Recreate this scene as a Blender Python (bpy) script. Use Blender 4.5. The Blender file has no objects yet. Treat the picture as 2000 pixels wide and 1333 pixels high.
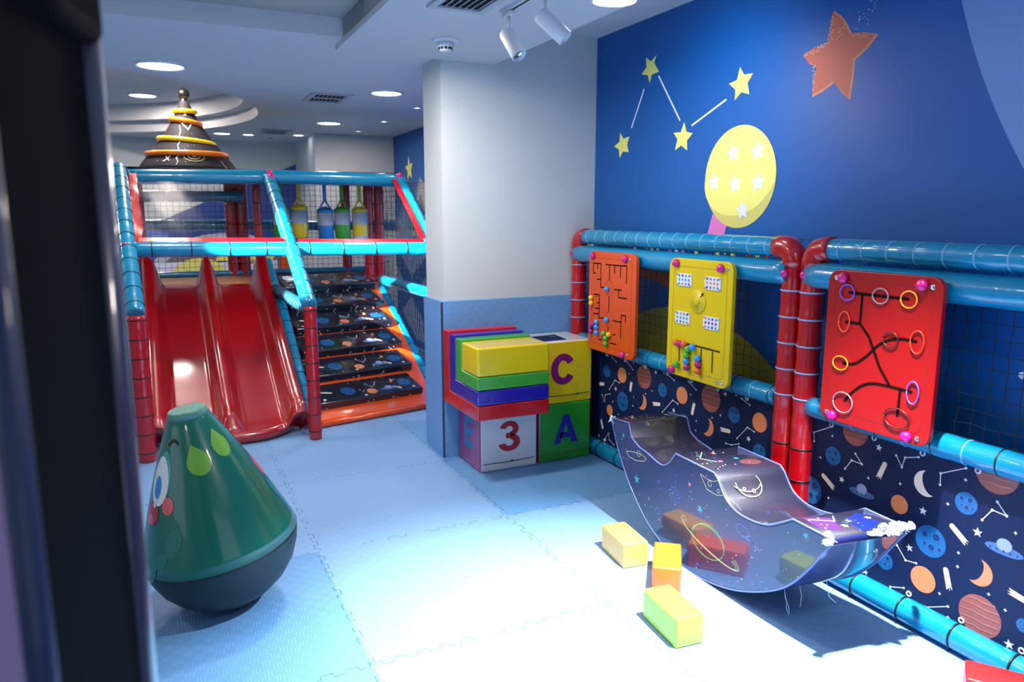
import bpy, bmesh, math, random
from mathutils import Vector, Matrix

# ------------------------------------------------------------------ camera, world, exposure, big lights
scene = bpy.context.scene
COL = scene.collection
rad = math.radians
PI = math.pi
random.seed(7)

def cam_setup():
    w, p = rad(25.3), rad(9.77)
    F = Vector((math.sin(w)*math.cos(p), math.cos(w)*math.cos(p), -math.sin(p)))
    cd = bpy.data.cameras.new('camera')
    cam = bpy.data.objects.new('camera', cd); COL.objects.link(cam)
    cam.location = (0, 0, 1.6)
    cam.rotation_euler = F.to_track_quat('-Z', 'Y').to_euler()
    cd.sensor_width = 36; cd.lens = 36*1440/2000
    cd.clip_start = 0.05; cd.clip_end = 60
    cd.dof.use_dof = True; cd.dof.focus_distance = 3.6; cd.dof.aperture_fstop = 2.8
    scene.camera = cam
cam_setup()

def L(r, g, b):                                   # sRGB 0-255 -> linear
    return tuple(((c/255)/12.92 if c/255 <= .04045 else ((c/255+.055)/1.055)**2.4) for c in (r, g, b))

world = bpy.data.worlds.new('world'); scene.world = world; world.use_nodes = True
world.node_tree.nodes['Background'].inputs[0].default_value = L(205, 222, 250)+(1,)
world.node_tree.nodes['Background'].inputs[1].default_value = 1.0
vs = scene.view_settings
vs.view_transform = 'Standard'; vs.look = 'None'; vs.gamma = 1.0; vs.use_curve_mapping = False
vs.exposure = 0.0

def lamp(kind, name, loc, target, power, color=(255, 255, 255), **kw):
    d = bpy.data.lights.new(name, kind); d.energy = power; d.color = L(*color)
    o = bpy.data.objects.new(name, d); COL.objects.link(o); o.location = loc
    o.rotation_euler = (Vector(target)-Vector(loc)).to_track_quat('-Z', 'Y').to_euler()
    for k, v in kw.items(): setattr(d, k, v)
    return o
# strong ceiling spotlight over the rocker and blocks (its fixture hangs outside the frame, above)
lamp('SPOT', 'floor_spot_light', (1.95, 1.62, 2.44), (1.52, 1.86, 0), 1750, (250, 252, 255), spot_size=rad(73), spot_blend=.85, shadow_soft_size=.035)
# mural wall washer: the downlight at the soffit
lamp('SPOT', 'wall_washer_light', (1.92, 2.92, 2.50), (2.75, 3.15, 2.05), 62, (240, 246, 255), spot_size=rad(105), spot_blend=1, shadow_soft_size=.08)
for _p, _e in (((1.05, 3.75, 2.50), 42), ((-1.6, 3.0, 2.63), 14), ((-1.6, .2, 2.63), 10), ((.25, 2.9, 2.63), 9), ((1.3, .4, 2.50), 14), ((-2.6, 6.0, 2.54), 12), ((-2.2, 8.6, 2.8), 14)):
    lamp('AREA', 'downlight_lamp', _p, (_p[0], _p[1], 0), _e, (255, 244, 234), shape='DISK', size=.28)  # added fill lamps with no fixtures, brightening the column, ceiling and room
# spot over the climbing frame, shining between its rails
lamp('SPOT', 'frame_spot_light', (-2.4, 3.6, 2.50), (1.25, 5.86, 1.36), 14000, (255, 250, 242), spot_size=rad(17), spot_blend=.25, shadow_soft_size=.03)
# bluish fill light added at invented windows behind and left of the camera
lamp('AREA', 'window_daylight_left', (-4.15, 1.5, 1.6), (0, 2.6, 1.2), 8, (226, 236, 255), shape='RECTANGLE', size=3.4, size_y=1.7)
lamp('AREA', 'window_daylight_back', (0.2, -2.35, 1.7), (0.6, 3, 1.3), 4, (226, 236, 255), shape='RECTANGLE', size=3.6, size_y=1.6)

# ------------------------------------------------------------------ materials
MATS = {}
def mat(name, rgb, rough=.5, coat=0., metal=0., bump=0., bscale=30., emit=0., spec=.5, var=0., ecol=None):
    if name in MATS: return MATS[name]
    m = bpy.data.materials.new(name); m.use_nodes = True; MATS[name] = m
    nt = m.node_tree; b = nt.nodes['Principled BSDF']
    c = L(*rgb)+(1,)
    b.inputs['Base Color'].default_value = c
    b.inputs['Roughness'].default_value = rough; b.inputs['Metallic'].default_value = metal
    b.inputs['Coat Weight'].default_value = coat; b.inputs['Coat Roughness'].default_value = .06
    b.inputs['Specular IOR Level'].default_value = spec
    m.diffuse_color = c
    if emit:
        b.inputs['Emission Color'].default_value = (L(*(ecol or rgb))+(1,)); b.inputs['Emission Strength'].default_value = emit
    tc = nt.nodes.new('ShaderNodeTexCoord')
    if bump:
        n = nt.nodes.new('ShaderNodeTexNoise'); n.inputs['Scale'].default_value = bscale; n.inputs['Detail'].default_value = 3
        bp = nt.nodes.new('ShaderNodeBump'); bp.inputs['Strength'].default_value = bump; bp.inputs['Distance'].default_value = .01
        nt.links.new(tc.outputs['Object'], n.inputs['Vector']); nt.links.new(n.outputs['Fac'], bp.inputs['Height'])
        nt.links.new(bp.outputs[0], b.inputs['Normal'])
        if coat: nt.links.new(bp.outputs[0], b.inputs['Coat Normal'])
    if var:
        n = nt.nodes.new('ShaderNodeTexNoise'); n.inputs['Scale'].default_value = 4; n.inputs['Detail'].default_value = 4
        mx = nt.nodes.new('ShaderNodeMix'); mx.data_type = 'RGBA'
        mx.inputs[6].default_value = tuple(x*(1-var) for x in c[:3])+(1,); mx.inputs[7].default_value = tuple(min(1, x*(1+var)) for x in c[:3])+(1,)
        nt.links.new(tc.outputs['Object'], n.inputs['Vector']); nt.links.new(n.outputs['Fac'], mx.inputs[0]); nt.links.new(mx.outputs[2], b.inputs['Base Color'])
    return m

def vinyl(name, rgb, rough=.28, coat=.7, bump=.22, bscale=14):
    return mat(name, rgb, rough, coat, bump=bump, bscale=bscale)
CYAN = vinyl('cyan_vinyl', (4, 128, 170)); RED = vinyl('red_vinyl', (172, 5, 16)); SEAM = mat('seam_light_blue', (120, 175, 215), .4)
BLACKTIE = mat('black_plastic', (10, 10, 12), .45); MAG = mat('magenta_plastic', (205, 10, 120), .3, .4); CHROME = mat('chrome', (200, 200, 205), .18, metal=1.)
ORANGE = vinyl('orange_vinyl', (225, 82, 14)); WHITE = mat('white_print', (222, 224, 226), .5); NAVY = mat('navy_print', (9, 26, 66), .58, 0., spec=.3)
NETM = mat('black_net', (12, 13, 16), .7); YELLOW = vinyl('yellow_vinyl', (226, 198, 8)); GREEN = vinyl('green_vinyl', (60, 158, 50)); BLUE = vinyl('blue_vinyl', (34, 24, 150))
PAINT = mat('white_paint', (198, 205, 206), .6, bump=.02, bscale=80, var=.015); CEIL = mat('ceiling_paint', (200, 202, 206), .65, var=.01)
MURAL = mat('mural_blue', (0, 84, 158), .42, bump=.015, bscale=120); METALW = mat('white_metal', (215, 217, 222), .35)
STEEL = mat('steel_loop', (120, 120, 125), .3, metal=.8)

def weave_mat(name, rgb, seams=False, rgb2=None, cell=.036):
    m = bpy.data.materials.new(name); m.use_nodes = True; nt = m.node_tree; b = nt.nodes['Principled BSDF']; MATS[name] = m
    N = nt.nodes.new; K = nt.links.new
    b.inputs['Roughness'].default_value = .42; b.inputs['Specular IOR Level'].default_value = .45
    tc = N('ShaderNodeTexCoord'); geo = N('ShaderNodeNewGeometry'); sep = N('ShaderNodeSeparateXYZ'); K(tc.outputs['Object'], sep.inputs[0])
    nsep = N('ShaderNodeSeparateXYZ'); K(geo.outputs['True Normal'], nsep.inputs[0])
    def M(op, a, b_=None, c=None):
        n = N('ShaderNodeMath'); n.operation = op
        for i, v in enumerate((a, b_, c)):
            if v is None: continue
            if isinstance(v, (int, float)): n.inputs[i].default_value = v
            else: K(v, n.inputs[i])
        return n.outputs[0]
    X, Y, Z = sep.outputs
    # floor uses (x, y); walls use (x + y, z)
    isf = M('GREATER_THAN', M('ABSOLUTE', nsep.outputs[2]), .5)
    u = M('ADD', X, M('MULTIPLY', Y, M('SUBTRACT', 1, isf)))
    v = M('ADD', M('MULTIPLY', Y, isf), M('MULTIPLY', Z, M('SUBTRACT', 1, isf)))
    cu, cv = M('FLOOR', M('DIVIDE', u, cell)), M('FLOOR', M('DIVIDE', v, cell))
    par = M('ABSOLUTE', M('MODULO', M('ADD', cu, cv), 2))
    su = M('SINE', M('MULTIPLY', u, 2*PI*3/cell)); sv = M('SINE', M('MULTIPLY', v, 2*PI*3/cell))
    h = M('ADD', M('MULTIPLY', su, par), M('MULTIPLY', sv, M('SUBTRACT', 1, par)))
    bp = N('ShaderNodeBump'); bp.inputs['Strength'].default_value = .35; bp.inputs['Distance'].default_value = .0012
    K(h, bp.inputs['Height']); K(bp.outputs[0], b.inputs['Normal'])
    ns = N('ShaderNodeTexNoise'); ns.inputs['Scale'].default_value = 1.7; ns.inputs['Detail'].default_value = 5; K(tc.outputs['Object'], ns.inputs['Vector'])
    mx = N('ShaderNodeMix'); mx.data_type = 'RGBA'; K(ns.outputs['Fac'], mx.inputs[0])
    c = L(*rgb); mx.inputs[6].default_value = tuple(x*.93 for x in c)+(1,); mx.inputs[7].default_value = tuple(min(1, x*1.07) for x in c)+(1,)
    # rows of the weave read as slightly different shades
    mw = N('ShaderNodeMix'); mw.data_type = 'RGBA'; mw.blend_type = 'MULTIPLY'; mw.inputs[0].default_value = 1
    K(mx.outputs[2], mw.inputs[6]); rmp = M('MULTIPLY_ADD', par, .05, .95)
    cb = N('ShaderNodeCombineColor'); [K(rmp, cb.inputs[i]) for i in range(3)]; K(cb.outputs[0], mw.inputs[7])
    out = mw.outputs[2]
    if seams:
        def seam(a, o, off):
            sq = M('SIGN', M('SINE', M('MULTIPLY', o, 2*PI/.088)))
            t = M('ABSOLUTE', M('SUBTRACT', M('FRACT', M('ADD', M('SUBTRACT', a, off-.5), M('MULTIPLY', sq, .011))), .5))
            line = M('LESS_THAN', t, .0022)
            riser = M('MULTIPLY', M('LESS_THAN', M('ABSOLUTE', M('SINE', M('MULTIPLY', o, 2*PI/.088))), .12),
                      M('LESS_THAN', M('ABSOLUTE', M('SUBTRACT', M('FRACT', M('SUBTRACT', a, off-.5)), .5)), .012))
            return M('MAXIMUM', line, riser)
        s = M('MAXIMUM', seam(Y, X, .40), seam(X, Y, .58))
        nz = N('ShaderNodeTexNoise'); nz.inputs['Scale'].default_value = 9; K(tc.outputs['Object'], nz.inputs['Vector'])
        s = M('MULTIPLY', s, M('MULTIPLY', M('GREATER_THAN', nz.outputs['Fac'], .44), .75))
        ms = N('ShaderNodeMix'); ms.data_type = 'RGBA'; K(s, ms.inputs[0]); K(out, ms.inputs[6]); ms.inputs[7].default_value = L(40, 75, 120)+(1,)
        out = ms.outputs[2]
    K(out, b.inputs['Base Color']); return m
FLOORP = weave_mat('floor_mat_pale', (124, 167, 214), True); FLOORS = weave_mat('floor_mat_bright', (100, 153, 205), True); WAINS = weave_mat('wall_mat_blue', (108, 160, 216))

def clear_mat(name, tint=(255, 255, 255), fac=.12, rough=.16):
    m = bpy.data.materials.new(name); m.use_nodes = True; nt = m.node_tree; nt.nodes.clear(); N = nt.nodes.new; K = nt.links.new
    o = N('ShaderNodeOutputMaterial'); t = N('ShaderNodeBsdfTransparent'); t.inputs[0].default_value = L(*tint)+(1,)
    g = N('ShaderNodeBsdfGlossy'); g.inputs['Roughness'].default_value = rough
    n = N('ShaderNodeTexNoise'); n.inputs['Scale'].default_value = 3.; tc = N('ShaderNodeTexCoord'); K(tc.outputs['Object'], n.inputs['Vector'])
    bp = N('ShaderNodeBump'); bp.inputs['Strength'].default_value = .25; bp.inputs['Distance'].default_value = .02; K(n.outputs['Fac'], bp.inputs['Height']); K(bp.outputs[0], g.inputs['Normal'])
    f = N('ShaderNodeLayerWeight'); f.inputs['Blend'].default_value = .5
    pw = N('ShaderNodeMath'); pw.operation = 'POWER'; pw.inputs[1].default_value = 4; K(f.outputs['Facing'], pw.inputs[0])
    ad = N('ShaderNodeMath'); ad.operation = 'MULTIPLY_ADD'; ad.inputs[1].default_value = .09; ad.inputs[2].default_value = fac; K(pw.outputs[0], ad.inputs[0])
    x = N('ShaderNodeMixShader'); K(ad.outputs[0], x.inputs[0]); K(t.outputs[0], x.inputs[1]); K(g.outputs[0], x.inputs[2]); K(x.outputs[0], o.inputs[0]); MATS[name] = m
    return m
CLEAR = clear_mat('clear_vinyl_sheet', (246, 248, 250), .006, .3)

# ------------------------------------------------------------------ mesh helpers
OFF = {}
class MB:
    """collects shapes; build() links them as ONE mesh object"""
    def __init__(s): s.bm = bmesh.new(); s.mats = []
    def mi(s, m):
        if m not in s.mats: s.mats.append(m)
        return s.mats.index(m)
    def face(s, pts, m, smooth=False):
        vsx = [s.bm.verts.new(p) for p in pts]
        f = s.bm.faces.new(vsx); f.material_index = s.mi(m); f.smooth = smooth; return f
    def box(s, c, d, m, rz=0, bevel=0, seg=2, mtx=None, smooth=False):
        i = s.mi(m)
        M_ = mtx if mtx is not None else Matrix.Translation(c) @ Matrix.Rotation(rz, 4, 'Z')
        r = bmesh.ops.create_cube(s.bm, size=1, matrix=M_ @ Matrix.Diagonal((d[0], d[1], d[2], 1)))
        fs = {f for v in r['verts'] for f in v.link_faces}
        for f in fs: f.material_index = i; f.smooth = smooth
        if bevel:
            es = list({e for f in fs for e in f.edges})
            g = bmesh.ops.bevel(s.bm, geom=es, offset=bevel, segments=seg, profile=.6, affect='EDGES')
            for f in g['faces']: f.material_index = i; f.smooth = True
        return s
    def rings(s, rings, m, cap=True, closed=True, smooth=True, mats=None):
        """loft of point rings"""
        V = [[s.bm.verts.new(p) for p in r] for r in rings]; n = len(V[0]); i = s.mi(m)
        for k in range(len(V)-1):
            ii = s.mi(mats[k]) if mats else i
            for j in range(n if closed else n-1):
                f = s.bm.faces.new((V[k][j], V[k][(j+1) % n], V[k+1][(j+1) % n], V[k+1][j])); f.material_index = ii; f.smooth = smooth
        if cap:
            for r, rev in ((V[0], True), (V[-1], False)):
                f = s.bm.faces.new(r[::-1] if rev else r); f.material_index = i if not mats else s.mi(mats[0] if rev else mats[-1]); f.smooth = False
        return s
    def lathe(s, prof, m, c=(0, 0, 0), n=40, mats=None, mtx=None):
        """prof: (r, z) list"""
        M_ = mtx or Matrix.Translation(c)
        return s.rings([[M_ @ Vector((max(r, 1e-4)*math.cos(2*PI*j/n), max(r, 1e-4)*math.sin(2*PI*j/n), z)) for j in range(n)] for r, z in prof], m, mats=mats)
    def tube(s, path, r, m, n=14, puff=0, step=None, cap=True, seam=None):
        """path: points; optional puffs between ties"""
        path = [Vector(p) for p in path]
        pts = []; acc = 0
        if step:
            for a, b in zip(path, path[1:]):
                ln = (b-a).length; k = max(2, int(ln/(step/6)))
                for q in range(k): pts.append((a.lerp(b, q/k), acc+ln*q/k))
                acc += ln
            pts.append((path[-1], acc))
        else:
            for q, p in enumerate(path): pts.append((p, 0))
        rings = []; up = None; seams = []
        for q, (p, t) in enumerate(pts):
            d = (pts[min(q+1, len(pts)-1)][0]-pts[max(q-1, 0)][0]).normalized()
            if up is None: up = Vector((0, 0, 1)) if abs(d.z) < .9 else Vector((0, 1, 0))
            u = d.cross(up).normalized(); w = u.cross(d).normalized(); up = w
            rr = r*(1-puff+puff*1.6*abs(math.sin(PI*t/step))**.5) if (step and puff) else r
            rings.append([p+(u*math.cos(2*PI*j/n)+w*math.sin(2*PI*j/n))*rr for j in range(n)])
        s.rings(rings, m, cap=cap)
        if seam and step:
            tot = pts[-1][1]; t = step
            while t < tot-.02:
                a = 0
                for A, B in zip(path, path[1:]):
                    ln = (B-A).length
                    if t <= a+ln:
                        p = A.lerp(B, (t-a)/ln); d = (B-A).normalized(); s.torus(p, d, r*(1-puff)+.0005 if puff else r+.0003, .0032, seam, 20, 6); break
                    a += ln
                t += step
        return s
    def torus(s, c, axis, R, r, m, n=28, k=8):
        q = Vector(axis).normalized().to_track_quat('Z', 'Y'); c = Vector(c); i = s.mi(m)
        V = [[s.bm.verts.new(c+q @ Vector(((R+r*math.cos(2*PI*b/k))*math.cos(2*PI*a/n), (R+r*math.cos(2*PI*b/k))*math.sin(2*PI*a/n), r*math.sin(2*PI*b/k)))) for b in range(k)] for a in range(n)]
        for a in range(n):
            for b in range(k):
                f = s.bm.faces.new((V[a][b], V[(a+1) % n][b], V[(a+1) % n][(b+1) % k], V[a][(b+1) % k])); f.material_index = i; f.smooth = True
        return s
    def ball(s, c, r, m, sx=1, sy=1, sz=1):
        i = s.mi(m); g = bmesh.ops.create_uvsphere(s.bm, u_segments=16, v_segments=10, radius=1, matrix=Matrix.Translation(c) @ Matrix.Diagonal((r*sx, r*sy, r*sz, 1)))
        for v in g['verts']:
            for f in v.link_faces: f.material_index = i; f.smooth = True
        return s
    def prism(s, poly, a, b, m, axis='X', bevel=0, seg=2):
        """extrude a 2-D polygon between a and b along an axis; poly is (y,z) for X, (x,z) for Y, (x,y) for Z"""
        def P(t, q): return {'X': (t, q[0], q[1]), 'Y': (q[0], t, q[1]), 'Z': (q[0], q[1], t)}[axis]
        A = [s.bm.verts.new(P(a, q)) for q in poly]; B = [s.bm.verts.new(P(b, q)) for q in poly]; i = s.mi(m); n = len(poly); fs = []
        fs.append(s.bm.faces.new(A[::-1])); fs.append(s.bm.faces.new(B))
        for j in range(n): fs.append(s.bm.faces.new((A[j], A[(j+1) % n], B[(j+1) % n], B[j])))
        for f in fs: f.material_index = i
        bmesh.ops.recalc_face_normals(s.bm, faces=fs)
        if bevel:
            g = bmesh.ops.bevel(s.bm, geom=list({e for f in fs[:2] for e in f.edges}), offset=bevel, segments=seg, profile=.6, affect='EDGES')
            for f in g['faces']: f.material_index = i; f.smooth = True
        return s
    def build(s, name, parent=None, fix=True, smooth_angle=None):
        if fix: bmesh.ops.recalc_face_normals(s.bm, faces=s.bm.faces)
        o_ = OFF.get(parent.name, Vector()) if parent else Vector()
        if parent: s.bm.transform(Matrix.Translation(-o_))
        me = bpy.data.meshes.new(name); s.bm.to_mesh(me); s.bm.free()
        for m in s.mats: me.materials.append(m)
        o = bpy.data.objects.new(name, me); COL.objects.link(o)
        if parent: o.parent = parent; OFF[o.name] = o_
        return o

def thing(name, label, cat, loc, group=None):
    o = bpy.data.objects.new(name, None); COL.objects.link(o); o.location = loc; o.empty_display_size = .1
    o['label'] = label; o['category'] = cat; OFF[o.name] = Vector(loc)
    if group: o['group'] = group
    return o
def tag(o, label, cat, group=None, kind=None):
    o['label'] = label; o['category'] = cat
    if group: o['group'] = group
    if kind: o['kind'] = kind
    return o
def struct(o): o['kind'] = 'structure'; return o
def lab(o, t): o['label'] = t; return o

class Art:
    """flat printed shapes on a plane (origin o, axes u and v, normal n) added to an MB"""
    def __init__(s, mb, o, u, v, step=.0009):
        s.mb, s.o, s.u, s.v = mb, Vector(o), Vector(u).normalized(), Vector(v).normalized(); s.n = s.u.cross(s.v).normalized(); s.step = step; s.base = 1
    def P(s, x, y, l): return s.o+s.u*x+s.v*y+s.n*(l*s.step)
    def poly(s, pts, m, l=1):
        return s.mb.face([s.P(x, y, l) for x, y in pts], m)
    def ell(s, x, y, rx, ry, m, l=1, rot=0, n=28, a0=0, a1=2*PI):
        c, d = math.cos(rot), math.sin(rot)
        pts = []
        for k in range(n):
            a = a0+(a1-a0)*k/(n if a1-a0 > 6.28 else n-1); X, Y = rx*math.cos(a), ry*math.sin(a); pts.append((x+X*c-Y*d, y+X*d+Y*c))
        s.poly(pts, m, l)
    def star(s, x, y, r, m, l=1, rot=PI/2, k=5, q=.42):
        s.poly([(x+r*(1 if i % 2 == 0 else q)*math.cos(rot+PI*i/k), y+r*(1 if i % 2 == 0 else q)*math.sin(rot+PI*i/k)) for i in range(2*k)], m, l)
    def stroke(s, pts, w, m, l=1, dots=0):
        for (x0, y0), (x1, y1) in zip(pts, pts[1:]):
            dx, dy = x1-x0, y1-y0; ln = math.hypot(dx, dy) or 1; nx, ny = -dy/ln*w/2, dx/ln*w/2
            s.poly([(x0+nx, y0+ny), (x0-nx, y0-ny), (x1-nx, y1-ny), (x1+nx, y1+ny)], m, l)
        for x, y in (pts[1:-1] if not dots else pts): s.ell(x, y, dots or w/2, dots or w/2, m, l+.3, n=10)
    def loop(s, x, y, rx, ry, w, m, l=1, n=32, a0=0, a1=2*PI, rot=0):
        c, d = math.cos(rot), math.sin(rot)
        def pt(a, k): X, Y = (rx+k)*math.cos(a), (ry+k)*math.sin(a); return (x+X*c-Y*d, y+X*d+Y*c)
        for k in range(n):
            b0, b1 = a0+(a1-a0)*k/n, a0+(a1-a0)*(k+1)/n
            s.poly([pt(b0, -w/2), pt(b0, w/2), pt(b1, w/2), pt(b1, -w/2)], m, l)
    def moon(s, x, y, r, m, l=1, rot=0, t=.52):
        """crescent whose back bulges towards angle rot"""
        pts = []; n = 16; A = rad(105); c, d = math.cos(rot), math.sin(rot)
        for k in range(n+1): a = -A+2*A*k/n; pts.append((r*math.cos(a), r*math.sin(a)))
        x0, y0 = r*math.cos(A), r*math.sin(A)
        for k in range(1, n): a = k/n; yy = y0*(1-2*a); pts.append((x0+(t*r)*(1-(yy/y0)**2)**.6, yy))
        s.poly([(x+X*c-Y*d, y+X*d+Y*c) for X, Y in pts], m, l)

BL1 = mat('print_blue', (20, 92, 150), .45, .1); BL2 = mat('print_blue_light', (60, 130, 185), .45, .1); OR1 = mat('print_peach', (222, 132, 82), .45, .1); RU1 = mat('print_rust', (150, 78, 66), .45, .1)
RU2 = mat('print_rust_light', (176, 98, 84), .45, .1); CR = mat('print_cream', (232, 216, 200), .45, .1); WH = mat('print_white', (215, 215, 222), .45, .1); UF = mat('print_steel_blue', (70, 105, 160), .45, .1); UF2 = mat('print_lavender', (140, 155, 200), .45, .1)
DKN = mat('print_dark_blue', (10, 50, 100), .45, .1)
def pattern(A, items, fx=lambda y, z: (y, z)):
    for it in items:
        k = it[0]
        if k == 'line':
            A.stroke([fx(*p) for p in it[1]], .0035, WH, 1, dots=.0052)
        elif k == 'comet':
            (a, b), (c, d) = fx(*it[1][0]), fx(*it[1][1]); dx, dy = c-a, d-b; ln = math.hypot(dx, dy); ux, uy = dx/ln, dy/ln; w = .0105
            pts = [(a-uy*w, b+ux*w)]
            for q in range(1, 8): t = PI/2+PI*q/8; pts.append((a+w*(ux*math.cos(t)-uy*math.sin(t)), b+w*(uy*math.cos(t)+ux*math.sin(t))))
            pts += [(a+uy*w, b-ux*w), (c+uy*w*1.1, d-ux*w*1.1), (c-ux*.012, d-uy*.012), (c+ux*.004-uy*0, d+uy*.004), (c-ux*.016-uy*w*.5, d-uy*.016+ux*w*.5), (c-uy*w*1.1, d+ux*w*1.1)]
            A.poly(pts, CR, 1)
        else:
            x, y = fx(it[1], it[2]); r = it[3]
            if k == 'blue':
                A.ell(x, y, r, r, BL1, 1)
                for dx, dy, q in ((.35, .4, .26), (-.4, .35, .2), (.1, -.35, .22), (-.35, -.25, .14), (.62, -.3, .15)):
                    A.ell(x+dx*r, y+dy*r, q*r, q*r, DKN, 2, n=14); A.loop(x+dx*r, y+dy*r, q*r, q*r, .0016, BL2, 2.6, n=14)
            elif k == 'orange': A.ell(x, y, r, r, OR1, 1)
            elif k == 'stripe':
                A.ell(x, y, r, r, RU1, 1)
                for j in (-.62, -.3, .05, .4, .7):
                    h = math.sqrt(1-j*j)*.95*r; A.poly([(x-h, y+j*r-.03*r), (x-h*.3, y+j*r+.03*r), (x+h*.2, y+j*r-.02*r), (x+h, y+j*r+.05*r), (x+h*.93, y+j*r+.14*r), (x+h*.2, y+j*r+.08*r), (x-h*.3, y+j*r+.12*r), (x-h*.93, y+j*r+.05*r)], RU2, 2)
            elif k == 'moonr': A.moon(x, y, r, OR1, 1, rot=-.35)
            elif k == 'moonl': A.moon(x, y, r, CR, 1, rot=PI+.4)
            elif k == 'ufo':
                w = r*1.55
                A.ell(x, y-.1*r, w, .42*r, UF, 1); A.ell(x, y+.35*r, .62*r, .55*r, UF2, 2)
                for q in (-.7, -.35, 0, .35, .7): A.ell(x+q*w, y-.18*r-.0*abs(q), .1*r, .08*r, DKN, 2, n=10)
            elif k == 'star': A.star(x, y, r*1.05, WH, 1, rot=PI/2+(x*37 % .6)-.3)
            elif k == 'dot': A.star(x, y, .0075, WH, 1, k=4, q=.45)

def ties(parent, a, b, r, step, m=None, start=None, seg=1):
    """black cable ties round a tube: each one a piece of that tube"""
    m = m or BLACKTIE; a, b = Vector(a), Vector(b); d = (b-a); ln = d.length; d.normalize(); t = start if start is not None else step*.5
    key = ('tie', round(r, 3), m.name)
    if key not in ties.cache:
        mb = MB(); mb.torus((0, 0, 0), (0, 0, 1), r, .0042, m, 18, 5); o = mb.build('tie'); ties.cache[key] = o.data; bpy.data.objects.remove(o)
    off = OFF.get(parent.name, Vector()); q = d.to_track_quat('Z', 'Y').to_euler()
    while t < ln-.01:
        o = bpy.data.objects.new('tie', ties.cache[key]); COL.objects.link(o); o.parent = parent; o.location = a+d*t-off; o.rotation_euler = q; t += step
ties.cache = {}

def rail(name, parent, a, b, r, m=None, puff=.05, step=.12, seam=None, tie=None, tstart=None, path=None, tr=0):
    mb = MB(); mb.tube(path or [a, b], r, m or CYAN, puff=puff, step=step, seam=seam, n=18)
    o = mb.build(name, parent)
    if tie: ties(o, a, b, r*(1-puff)+.002+tr, tie, start=tstart)
    return o

def net(name, parent, o, u, v, nu, nv, cell, m=None, w=.0024, sag=.004):
    """knotted net of nu x nv cells on a plane"""
    mb = MB(); o, u, v = Vector(o), Vector(u).normalized(), Vector(v).normalized(); nrm = u.cross(v)
    rnd = random.Random(nu*31+nv)
    G = [[o+u*(i*cell+rnd.uniform(-sag, sag))+v*(j*cell+rnd.uniform(-sag, sag))+nrm*rnd.uniform(-sag, sag) for j in range(nv+1)] for i in range(nu+1)]
    def strand(pts):
        rings = []
        for q, p in enumerate(pts):
            d = (pts[min(q+1, len(pts)-1)]-pts[max(q-1, 0)]).normalized(); a = d.cross(nrm).normalized()
            rings.append([p+a*w*math.cos(t)+nrm*w*math.sin(t) for t in (0, 2.09, 4.19)])
        mb.rings(rings, m or NETM, cap=False)
    for i in range(nu+1): strand(G[i])
    for j in range(nv+1): strand([G[i][j] for i in range(nu+1)])
    return mb.build(name, parent, fix=False)

def rrect(x0, y0, x1, y1, r, n=6):
    pts = []
    for cx, cy, a in ((x1-r, y1-r, 0), (x0+r, y1-r, 90), (x0+r, y0+r, 180), (x1-r, y0+r, 270)):
        for k in range(n+1): t = rad(a+90*k/n); pts.append((cx+r*math.cos(t), cy+r*math.sin(t)))
    return pts

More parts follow.
